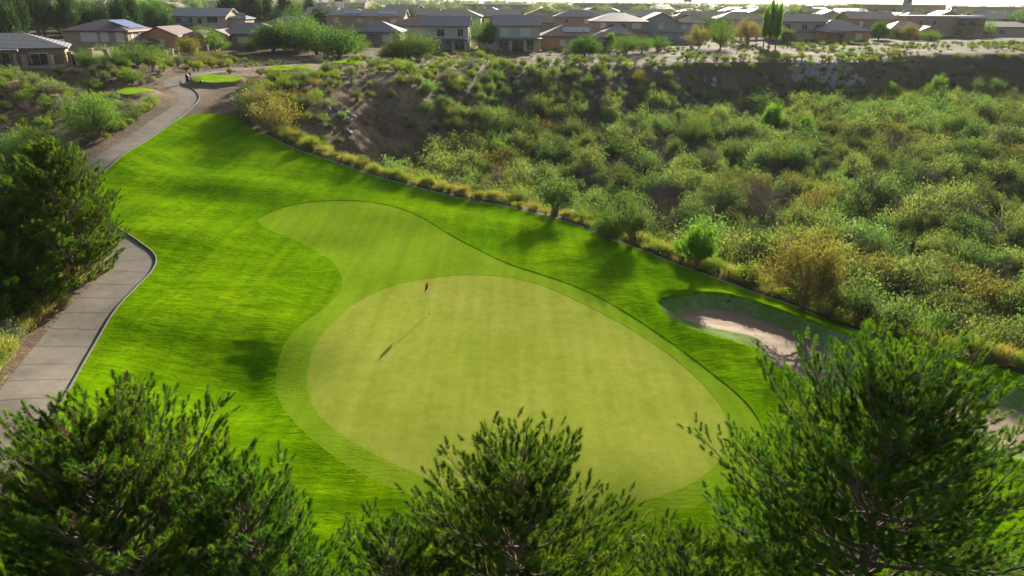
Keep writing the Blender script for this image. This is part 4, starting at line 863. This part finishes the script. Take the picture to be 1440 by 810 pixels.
p = g1(264, 115); r_ = empty('ball_washer', tuple(p)); m = MB(); m.tube([(0,0,0),(0,0,.8)], .22, 12); m.tube([(0,0,.8),(0,0,1.0)], [.24,.12], 12); m.build('bin', M['iron'], r_); m = MB(); m.tube([(.5,0,0),(.5,0,1.0)], .05, 8); m.box(.38,.62,-.12,.12,.9,1.2); m.build('washer_post', M['iron'], r_)
tag(r_, 'dark litter bin and ball washer beside the bend of the cart path', 'bin')
for (px, py, lb) in [(283,117,'dark tee marker at the left end of the nearest right hand tee box'),(372,100,'tee marker at the left end of the middle tee box')]:
    p = g1(px, py); m = MB(); m.tube([(0,0,0),(0,0,.25),(0,0,.42)], [.16,.2,.06], 10); o = m.build('tee_marker', M['iron'], None, True); o.location = p; tag(o, lb, 'tee marker')
p = g1(356, 101); m = MB(); m.tube([(0,0,0),(0,0,.55)], .06, 6); o = m.build('marker_post', M['redsign']); o.location = p; tag(o, 'tiny red post by the dirt track near the middle tee box', 'post')
i0 = 0
for s in np.linspace(.06, .98, 16):
    k = int(s*(len(te)-2)); q = te[k]; t_ = unit(te[k+1]-te[k]); n_ = np.array([t_[1], -t_[0]]); q = q-n_*.35*(-1 if Hq(*(q-n_*.5)) > Hq(*(q+n_*.5)) else 1)
    m = MB(); m.tube([(0,0,-.1),(0,0,.7)], .045, 6); m.box(-.06,.06,-.06,.06,.7,.76); o = m.build('edge_stake', M['joint']); o.location = (q[0], q[1], float(Hq(*q))); tag(o, 'short dark stake along the pale edging between turf and wash', 'stake', 'edge stakes')
# ------------------------------------------------------------------ vegetation placement
def plant(kind, px, pyb, hpx, label, cat, group=None, sq=None, maxz=None):
    q = g1(px, pyb); h = hpx*depth(q)/F/.95; return put(kind, q[0], q[1], h, label, cat, group, sq=sq)
T = 'tree'
for a_ in [  # hand placed, pixel of the base, height in pixels
 ('palo',140,192,70,'round bright green palo verde beside the upper cart path',T,None,1.15),
 ('palo',60,232,56,'spreading palo verde behind the tall path side pines',T,None,1.4),
 ('palo',28,226,42,'lime green low tree at the left edge behind the pines',T,None,1.2),
 ('palo',195,92,34,'spreading green palo verde in front of the large two storey house',T,None,1.6),
 ('palo',122,92,24,'grey green palo verde under the windows of the large two storey house',T,None,1.3),
 ('mesq',162,95,18,'dusky low tree under the wall of the large two storey house',T,None,1.4),
 ('palo',226,92,24,'small green tree at the right end of the large two storey house',T,None,1.1),
 ('ochretree',268,84,32,'olive green rounded tree beside the short pillar fence',T,None,1.0),
 ('palo',290,70,32,'pale green feathery tree behind the short pillar fence',T,None,1.2),
 ('palo',307,72,26,'feathery tree right of the short pillar fence',T,None,1.1),
 ('mesq',352,72,16,'dark low mesquite left of the big grove',T,None,1.2),
 ('mesq',385,74,40,'leftmost mesquite of the big grove behind the tees',T,None,1.25),
 ('mesq',415,75,46,'second mesquite of the big grove behind the tees',T,None,1.2),
 ('mesq',445,77,44,'third mesquite of the big grove behind the tees',T,None,1.2),
 ('mesq',477,81,42,'rounded mesquite near the right end of the big grove',T,None,1.3),
 ('palo',500,78,30,'lighter green tree at the right end of the big grove',T,None,1.2),
 ('mesq',430,70,46,'mesquite at the back of the big grove',T,None,1.2),
 ('mesq',575,84,38,'broad round dark mesquite left of the beige patio houses',T,None,1.5),
 ('mesq',552,84,22,'low dark mesquite beside the broad round one',T,None,1.3),
 ('mesq',690,70,36,'dark tree between the two beige patio houses',T,None,.95),
 ('palo',674,68,40,'light green tree behind the gap of the two beige patio houses',T,None,.9),
 ('mesq',822,79,28,'dark round mesquite before the blue solar roof',T,None,1.15),
 ('bright',818,68,24,'small yellow green tree behind the dark round mesquite',T,None,.9),
 ('palo',880,76,28,'feathery tree before the grey hip roof house, left of three',T,None,1.2),
 ('palo',903,74,22,'feathery tree before the grey hip roof house, middle of three',T,None,1.1),
 ('palo',925,72,22,'feathery tree before the grey hip roof house, right of three',T,None,1.1),
 ('bright',859,70,22,'small lime tree beside the blue solar roof',T,None,1),
 ('ochretree',983,68,32,'olive brown acacia, left one before the hidden grey house',T,None,1.0),
 ('palo',1013,68,38,'tall light green acacia right of the olive brown one',T,None,1.0),
 ('ochretree',1050,62,34,'olive acacia left of the tall poplars',T,None,1.1),
 ('mesq',1000,50,26,'dark tree top behind the acacias',T,None,1.3),
 ('ochretree',1102,60,22,'low olive tree at the foot of the tall poplars',T,None,1.1),
 ('mesq',1235,56,26,'round green acacia below the brown gable roof',T,None,1.15),
 ('ochretree',1277,56,22,'olive green tree below the sunlit yellow roof',T,None,1.1),
 ('bright',1262,54,14,'low bright shrub tree left of the olive green one',T,None,1.5),
 ('palo',1306,58,16,'pale flat topped tree before the long flat roofed house',T,None,1.5),
 ('mesq',1392,44,22,'broad green tree at the right end of the long flat roofed house',T,None,1.5),
 ('mesq',1430,46,26,'green tree at the right edge of the house row',T,None,1.4),
 ('mesq',1190,28,22,'large dark green tree behind the broad grey hip roof',T,None,1.6),
 ('bright',1125,50,17,'small lime palm like tree before the pale grey roofed house',T,None,1.0),
 ('bright',1176,52,16,'small lime tree before the broad grey hip roof house',T,None,1.0),
 # wash edge
 ('bright',978,383,66,'bright green leafy tree at the turf edge beside its own shadow',T,None,1.2),
 ('ochretree',1128,438,118,'large olive brown tree above the bunker at the turf edge',T,None,1.0),
 ('mesq',858,337,44,'small dark green tree at the turf edge casting the middle shadow',T,None,.8),
 ('tamarisk',780,305,58,'grey green bush at the turf edge casting the left shadow','bush',None,1.1),
 ('tamarisk',890,345,66,'tall olive bush at the turf edge between two tree shadows','bush',None,.8),
 ('tamarisk',1165,447,58,'tall grey green bush just right of the large olive brown tree','bush',None,1.1),
 ('tamarisk',1205,458,60,'grey green bush behind the middle of the long bunker','bush',None,1.2),
 ('tamarisk',1255,472,56,'grey green bush above the right part of the long bunker','bush',None,1.2),
 ('tamarisk',850,320,44,'grey bush left of the tall olive bush at the turf edge','bush',None,1.1),
 ('ochre',383,186,46,'large ochre bush at the top of the fairway','bush',None,1.1),
 ('ochre',372,165,44,'ochre bush behind the large one at the top of the fairway','bush',None,1.0),
 ('sage',352,176,30,'blue green shrub beside the large ochre bush','bush',None,1.3),
 ('sage',360,155,28,'blue green shrub behind the ochre bushes','bush',None,1.2),
]: plant(*a_[:6], sq=a_[7])
for i, (px, yt, yb) in enumerate([(1081,4,72),(1073,13,70),(1090,10,72)]):
    q = g1(px, yb-4); h = (yb-yt)*depth(q)/F/.96; put('poplar', q[0], q[1], h, ['tallest slim poplar on the house row','left slim poplar beside the tallest','right slim poplar beside the tallest'][i], T, sq=.75, rz=i*2.)
# emergent bright trees in the wash
for i, (px, pyb, h) in enumerate([(975,205,48),(1082,190,42),(1130,200,36),(1165,195,28),(1150,160,24),(1185,150,26),(1270,165,40),(1312,150,40),(1250,150,30),(1200,190,30),(700,232,34),(690,215,30),(845,150,20),(950,180,24),(1000,175,22),(1330,195,36),(1380,170,30),(800,180,22),(1100,150,22)]):
    plant('bright' if i % 3 else 'palo', px, pyb, h, 'bright green young cottonwood rising above the grey green thicket of the wash', T, 'bright trees rising from the wash', sq=random.uniform(.8, 1.1))
for i, (px, pyb, h) in enumerate([(728,275,40),(1072,330,90),(1068,300,50),(1218,300,60),(1290,330,66),(1145,320,50),(1320,310,50),(1350,330,60),(1200,380,60),(860,260,40),(1395,215,44),(1250,440,70),(1310,430,64),(1000,240,34),(1285,270,50),(905,200,34),(1220,420,60)]):
    plant('bare', px, pyb, h, 'bare grey brown twiggy bush standing in the wash thicket', 'bush', 'bare twiggy bushes in the wash')
occ = []
def scatter(poly, n, kinds, dmin, sizes, label, cat, group, cond=None):
    P = ground(poly)[:, :2] if poly is not None else None; got = 0; tr = 0; lo = P.min(0); hi = P.max(0)
    while got < n and tr < n*40:
        tr += 1; x, y = rng.uniform(lo, hi)
        if sdf(np.array([x]), np.array([y]), P)[0] < 0: continue
        u_, v_ = infr(x, y)
        if not (-40 < u_ < 1480 and v_ < 850): continue
        if Hq(x, y, dturf) > -.6 or Hq(x, y, dpth) < 2.2 or Hq(x, y, trk) > .25 or max(Hq(x, y, d_) for d_ in dtee) > -3.2: continue
        dm = dmin*rng.uniform(.6, 1.4)
        if any((x-a_)**2+(y-b_)**2 < dm*dm for a_, b_ in occ[-600:]): continue
        occ.append((x, y)); kd = kinds[rng.integers(0, len(kinds))]; h = rng.uniform(*sizes)
        put(kd, x, y, h, label, cat, group); got += 1
# left slope
scatter([(-30,104),(60,104),(150,96),(235,100),(250,112),(215,125),(160,140),(110,165),(60,195),(-40,220)], 85, ['scrub','sage','scrub','bare','scrub'], 1.7, (.7,1.8), 'rounded desert shrub on the shaded slope left of the upper cart path', 'shrub', 'shrubs on the shaded left slope')
scatter([(160,130),(215,130),(250,150),(235,165),(190,190),(150,205),(110,190)], 26, ['scrub','scrub','sage'], 1.5, (.7,1.5), 'green shrub beside the bend of the upper cart path', 'shrub', 'shrubs inside the path bend')
scatter([(100,88),(240,88),(330,80),(340,95),(260,104),(200,108),(120,104)], 44, ['scrub','scrub','sage','ochre'], 2.2, (.9,2.0), 'bright shrub on the bank above the cart path near the houses', 'shrub', 'shrubs on the bank above the path')
scatter([(345,105),(450,108),(470,130),(430,205),(380,188),(345,160)], 60, ['scrub','sage','scrub','ochre'], 1.7, (.8,1.8), 'shrub on the rubble slope right of the fairway top', 'shrub', 'shrubs on the slope by the fairway top')
scatter([(400,104),(520,98),(640,92),(760,90),(900,88),(900,102),(760,120),(640,130),(520,170),(430,190),(410,130)], 120, ['scrub','sage','scrub','tamarisk','bare'], 2.0, (.8,2.0), 'grey green shrub on the eroded slope below the tee boxes', 'shrub', 'shrubs on the eroded slope below the tees')
scatter([(900,84),(1100,83),(1300,78),(1440,76),(1440,100),(1300,110),(1100,140),(900,130)], 80, ['scrub','scrub','sage'], 3.0, (.8,1.9), 'small shrub on the bare cliff of the wash', 'shrub', 'shrubs on the cliff')
scatter([(540,84),(760,76),(1000,72),(1260,64),(1440,60),(1440,76),(1200,84),(900,88),(600,95)], 80, ['scrub','sage','scrub'], 1.3, (.3,1.5), 'low shrub on the flat ground between houses and wash', 'shrub', 'shrubs on the flat before the houses')
# left by the path under the pines
scatter([(-60,560),(0,560),(60,470),(100,430),(145,385),(150,340),(60,360),(-60,430)], 110, ['scrub','yellowgrass','scrub','yellowgrass','sage'], .7, (.6,1.6), 'yellow green shrub between the cart path and the left pines', 'shrub', 'undergrowth beside the lower cart path')
# stuff objects through geometry nodes
def stuff_gn(name, kinds, pos, rot, scl, ki, label, cat):
    me = bpy.data.meshes.new(name); me.vertices.add(len(pos)); me.vertices.foreach_set('co', np.asarray(pos, np.float32).ravel())
    for an, av, ty in (('rz', rot, 'FLOAT'), ('sc', scl, 'FLOAT')): a_ = me.attributes.new(an, ty, 'POINT'); a_.data.foreach_set('value', np.asarray(av, np.float32))
    a_ = me.attributes.new('ki', 'INT', 'POINT'); a_.data.foreach_set('value', np.asarray(ki, np.int32))
    o = bpy.data.objects.new(name, me); COL.objects.link(o)
    ng = bpy.data.node_groups.new(name, 'GeometryNodeTree'); ng.interface.new_socket('Geometry', in_out='INPUT', socket_type='NodeSocketGeometry'); ng.interface.new_socket('Geometry', in_out='OUTPUT', socket_type='NodeSocketGeometry')
    N = ng.nodes; L = ng.links; gi = N.new('NodeGroupInput'); go = N.new('NodeGroupOutput'); ip = N.new('GeometryNodeInstanceOnPoints'); gj = N.new('GeometryNodeGeometryToInstance')
    L.new(gi.outputs[0], ip.inputs['Points']); prs = [p for k in kinds for p in PROTO[k]]
    jn = gj
    for p in reversed(prs):
        oi = N.new('GeometryNodeObjectInfo'); oi.inputs['Object'].default_value = p['root']; oi.inputs['As Instance'].default_value = True; oi.transform_space = 'ORIGINAL'
        L.new(oi.outputs['Geometry'], jn.inputs[0])
    jj = N.new('GeometryNodeJoinGeometry')
    for l in list(gj.inputs[0].links) if gj.inputs[0].is_multi_input else []: pass
    ng.nodes.remove(gj)
    for n in N:
        if n.bl_idname == 'GeometryNodeObjectInfo': L.new(n.outputs['Geometry'], jj.inputs[0])
    L.new(jj.outputs[0], ip.inputs['Instance']); ip.inputs['Pick Instance'].default_value = True
    def at(nm, ty): n = N.new('GeometryNodeInputNamedAttribute'); n.data_type = ty; n.inputs['Name'].default_value = nm; return n.outputs['Attribute']
    L.new(at('ki', 'INT'), ip.inputs['Instance Index']); cx = N.new('ShaderNodeCombineXYZ'); L.new(at('rz', 'FLOAT'), cx.inputs[2]); L.new(cx.outputs[0], ip.inputs['Rotation'])
    L.new(at('sc', 'FLOAT'), ip.inputs['Scale']); L.new(ip.outputs[0], go.inputs[0]); md = o.modifiers.new('scatter', 'NODES'); md.node_group = ng
    return tag(o, label, cat, kind='stuff')
# thicket of the wash
VP = RIM; cand = []
lo = np.array([-15, 28]); hi = np.array([300, 215]); tr = 0; cell = {}
while tr < 60000 and len(cand) < 6500:
    tr += 1; x, y = rng.uniform(lo, hi); u_, v_ = infr(x, y)
    if not (-60 < u_ < 1520 and v_ < 640): continue
    d_ = Hq(x, y, _dv); 
    if d_ < (2.2 if y < 95 else (7 if x > 25 else 5)): continue
    if d_ < 14 and y > 85 and rng.uniform() < (.35 if x < 30 else .1): continue
    dens = vnoise(np.array([x*.11]), np.array([y*.11]), 44)[0]
    if dens < .07: continue
    gx_, gy_ = int(x//2), int(y//2); dm = 1.3+.45*rng.uniform()
    if any((x-a_)**2+(y-b_)**2 < dm*dm for i in (-1, 0, 1) for j in (-1, 0, 1) for a_, b_ in cell.get((gx_+i, gy_+j), ())): continue
    cell.setdefault((gx_, gy_), []).append((x, y)); e_ = vnoise(np.array([x*.06]), np.array([y*.06]), 12)[0]
    cand.append((x, y, (1.5+2.6*rng.uniform()**2+1.0*e_)*(.62 if d_ < 5 else 1)*(.6 if d_ < 14 and y > 90 else 1)))
cand.sort(key=lambda c: c[1]); print('thicket', len(cand))
kk = ['tamarisk']*9+['sage','ochre','bare','mesq','palo']
nth = 285
for x, y, h in cand[:nth]:
    t_ = vnoise(np.array([x*.09]), np.array([y*.09]), 77)[0]; kd = 'ochre' if t_ > .8 and rng.uniform() < .25 else ('bare' if rng.uniform() < (.08 if t_ > .35 else .55) else 'tamarisk')
    lb = {'ochre': ('golden olive bush in the thicket of the wash', 'golden bushes in the wash'), 'bare': ('bare grey brown twiggy bush standing in the wash thicket', 'bare twiggy bushes in the wash'), 'tamarisk': ('grey green feathery bush in the thicket of the wash', 'feathery bushes in the wash')}[kd]
    put(kd, x, y, h, lb[0], 'bush', lb[1])
rest = cand[nth:]; n = len(rest); kis = []
for x, y, h in rest:
    t_ = vnoise(np.array([x*.07]), np.array([y*.07]), 77)[0]; kis.append(rng.integers(6, 9) if (t_ > .7 and rng.uniform() < .2) else (rng.integers(9, 12) if rng.uniform() < (.1 if t_ > .3 else .4) else rng.integers(0, 6)))
stuff_gn('wash_thicket', ['tamarisk','ochre','bare'], [(x, y, float(Hq(x, y))-.05) for x, y, h in rest], rng.uniform(0, 6.28, n), [h/(3.4 if k < 6 else 2.5) for (x, y, h), k in zip(rest, kis)], kis, 'dense grey green brush filling the far part of the wash', 'brush')
# dry grass band along the turf edge + undergrowth
pos = []; sc = []
for k in range(len(te)-1):
    t_ = unit(te[k+1]-te[k]); n_ = np.array([t_[1], -t_[0]]); sg = 1 if Hq(*(te[k]+n_*2), _dv) > Hq(*(te[k]-n_*2), _dv) else -1
    L_ = np.linalg.norm(te[k+1]-te[k])
    for j in range(int(L_*5)+1):
        o_ = .14+rng.gamma(1.6, .9); 
        if o_ > 6: continue
        p_ = te[k]+t_*rng.uniform(0, L_)+n_*sg*o_; pos.append((*p_, float(Hq(*p_))-.03)); sc.append(rng.uniform(.5, 1.25)*(1 if o_ > .9 else .6))
n = len(pos); stuff_gn('edge_grass', ['yellowgrass','scrub'], pos, rng.uniform(0, 6.28, n), sc, np.where(rng.uniform(0, 1, n) < .78, rng.integers(0, 3, n), rng.integers(3, 8, n)), 'yellow green dry grass and low scrub along the turf edge', 'grass')
pos = []; sc = []
for k in range(3600):
    x = rng.uniform(-110, 10); y = rng.uniform(15, 150); 
    if Hq(x, y, dturf) > -.3 or Hq(x, y, dpth) < 1.6 or Hq(x, y, trk) > .2 or max(Hq(x, y, q_) for q_ in dtee) > -.3 : continue
    if vnoise(np.array([x*.2]), np.array([y*.2]), 5)[0] < (.35 if y < 60 else .55): continue
    pos.append((x, y, float(Hq(x, y))-.03)); sc.append(rng.uniform(.25, .7))
for k in range(6500):
    x = rng.uniform(-30, 190); y = rng.uniform(75, 215)
    if Hq(x, y, _dv) > 22 or Hq(x, y, dturf) > -.5 or Hq(x, y, trk) > .2: continue
    if vnoise(np.array([x*.12]), np.array([y*.12]), 15)[0] < .45: continue
    pos.append((x, y, float(Hq(x, y))-.03)); sc.append(rng.uniform(.3, .9))
n = len(pos); stuff_gn('ground_scrub', ['scrub','sage','yellowgrass'], pos, rng.uniform(0, 6.28, n), sc, rng.integers(0, 12, n), 'low scattered scrub and weeds on the bare desert ground', 'scrub')
# far trees
ft = []; tr = 0
while len(ft) < 1500 and tr < 20000:
    tr += 1; y = 215+(rng.uniform()**1.8)*2300; px = rng.uniform(-30, 1470); d_ = rays([(px, 30)])[0]; x = d_[0]/d_[1]*y
    if y < 250 and px > 235: continue
    if any((x-a_)**2+(y-b_)**2 < 90 for a_, b_ in placed): continue
    ft.append((x, y, rng.uniform(3.5, 8.0)*(1.25 if px < 420 else 1)*(1 if y < 900 else 1.2)))
ft.sort(key=lambda c: c[1])
for i, (x, y, h) in enumerate(ft[:230]):
    kd = ['dark','mesq','dark','palo','dark'][i % 5]; lb = {'dark': ('dark evergreen tree among the distant houses', 'dark trees among the distant houses'), 'mesq': ('mid green mesquite among the distant houses', 'mesquites among the distant houses'), 'palo': ('pale green feathery tree among the distant houses', 'pale trees among the distant houses')}[kd]
    put(kd, x, y, h, lb[0], T, lb[1])
for px, D, h in [(8,165,12),(22,178,13),(48,200,14),(55,205,14),(92,205,13),(97,210,13),(165,185,11),(182,190,11),(205,232,9),(222,240,9),(345,262,13),(358,262,14),(375,268,12),(402,270,14),(318,255,12),(325,262,13),(436,280,12)]:
    x, y, z = wp(px, D); put('dark', x, y, h, 'tall dark pine like tree rising behind the upper left houses', T, 'tall dark trees behind the upper left houses', sq=.5)
rest = ft[230:]; n = len(rest)
# far wood copies: reuse crowns and shrubs as low hazy trees
FK = ['tamarisk','ochre']
stuff_gn('distant_trees', ['tamarisk'], [(x, y, float(Hq(x, y))-.3) for x, y, h in rest], rng.uniform(0, 6.28, n), [h/3.0 for x, y, h in rest], rng.integers(0, 6, n), 'hazy mass of trees filling the distant suburb', 'trees')
# rocks
def rock(r, s):
    n = 26; P = unit(r.normal(size=(n, 3)))*r.uniform(.75, 1, (n, 1)); P = P*[1, r.uniform(.6, 1), r.uniform(.45, .8)]*s
    import bmesh; bm = bmesh.new(); [bm.verts.new(p) for p in P]; bmesh.ops.convex_hull(bm, input=bm.verts)
    for v in [v for v in bm.verts if not v.link_faces]: bm.verts.remove(v)
    me = bpy.data.meshes.new('rock'); bm.to_mesh(me); bm.free(); me.materials.append(M['rock']); return me
M['rock'] = simple('pale_rock', (.30,.26,.22), .9, .25, 1.2, .4)
rm = [rock(rng, 1.) for _ in range(5)]
def rocks(poly, n, sz, lb, grp):
    P = ground(poly)[:, :2]; lo, hi = P.min(0), P.max(0); g_ = 0
    while g_ < n:
        x, y = rng.uniform(lo, hi)
        if sdf(np.array([x]), np.array([y]), P)[0] < 0: continue
        o = bpy.data.objects.new('rock', rm[rng.integers(0, 5)]); COL.objects.link(o); s = rng.uniform(*sz); o.scale = (s,)*3; o.location = (x, y, float(Hq(x, y))+.1*s); o.rotation_euler = tuple(rng.uniform(0, 6, 3)); tag(o, lb, 'rock', grp); g_ += 1
rocks([(1105,90),(1190,92),(1215,115),(1180,128),(1120,118)], 170, (.35,1.1), 'pale broken rock slab heaped on the cliff below the right houses', 'rock slabs on the cliff')
rocks([(440,140),(500,160),(500,195),(440,175)], 40, (.2,.6), 'pale rock on the rubble slope right of the fairway', 'rocks on the rubble slope')
rocks([(670,105),(720,108),(720,135),(675,130)], 60, (.25,.6), 'grey rock of the scree patch under the beige patio houses', 'rocks of the scree patch')
rocks([(820,95),(1080,92),(1080,140),(820,140)], 50, (.3,1.1), 'loose rock on the bare cliff of the wash', 'rocks on the bare cliff')
# unused prototypes (never placed) are removed
for k, L_ in PROTO.items():
    for p_ in L_:
        if not p_['used']:
            if k in ('yellowgrass',):
                q_ = te[len(te)//2+7*L_.index(p_)]; p_['root'].location = (q_[0]+.2, q_[1]+.2, float(Hq(*q_))); tag(p_['root'], 'yellow dry grass clump at the edge of the turf', 'grass clump', 'dry grass clumps'); continue
            for c_ in list(p_['root'].children): bpy.data.objects.remove(c_)
            bpy.data.objects.remove(p_['root'])
# ------------------------------------------------------------------ light
SAZ, SEL = math.atan2(2.06, 6.2), R(18.2)
sd = bpy.data.lights.new('sun', 'SUN'); sd.energy = 5; sd.angle = R(.6); sd.color = (1, .93, .80)
so = bpy.data.objects.new('sun', sd); COL.objects.link(so)
v = Vector((math.sin(SAZ)*math.cos(SEL), math.cos(SAZ)*math.cos(SEL), math.sin(SEL))); so.rotation_euler = v.to_track_quat('Z', 'Y').to_euler()
wd = bpy.data.worlds.new('World'); scene.world = wd; wd.use_nodes = True; nt = wd.node_tree; bg = nt.nodes['Background']
sk = nt.nodes.new('ShaderNodeTexSky'); sk.sky_type = 'NISHITA'; sk.sun_disc = False; sk.sun_elevation = SEL; sk.sun_rotation = SAZ; sk.dust_density = 3; sk.air_density = 1
nt.links.new(sk.outputs[0], bg.inputs[0]); bg.inputs[1].default_value = .06
# haze
hm = MB(); ZL = float(HG.min())-1.2; hm.box(-6100, 6100, -70, 6100, ZL, 62)
m_, nt, N = newmat('haze_air'); pv = N('ShaderNodeVolumePrincipled'); pv.inputs['Color'].default_value = (.86,.9,.95,1); pv.inputs['Density'].default_value = .000055; pv.inputs['Anisotropy'].default_value = .3
o_ = N('ShaderNodeOutputMaterial'); nt.links.new(pv.outputs[0], o_.inputs['Volume'])
HZ = True
if HZ: tag(hm.build('haze', m_), 'thin pale haze filling the air over the suburb', 'haze', kind='stuff')
vs = scene.view_settings; vs.view_transform = 'Standard'; vs.look = 'None'; vs.exposure = 1.5; vs.gamma = 1
scene.render.engine = 'CYCLES'; scene.cycles.max_bounces = 6; scene.cycles.transparent_max_bounces = 4; scene.cycles.volume_bounces = 0
scene.cycles.diffuse_bounces = 3; scene.cycles.transmission_bounces = 3; scene.cycles.glossy_bounces = 2
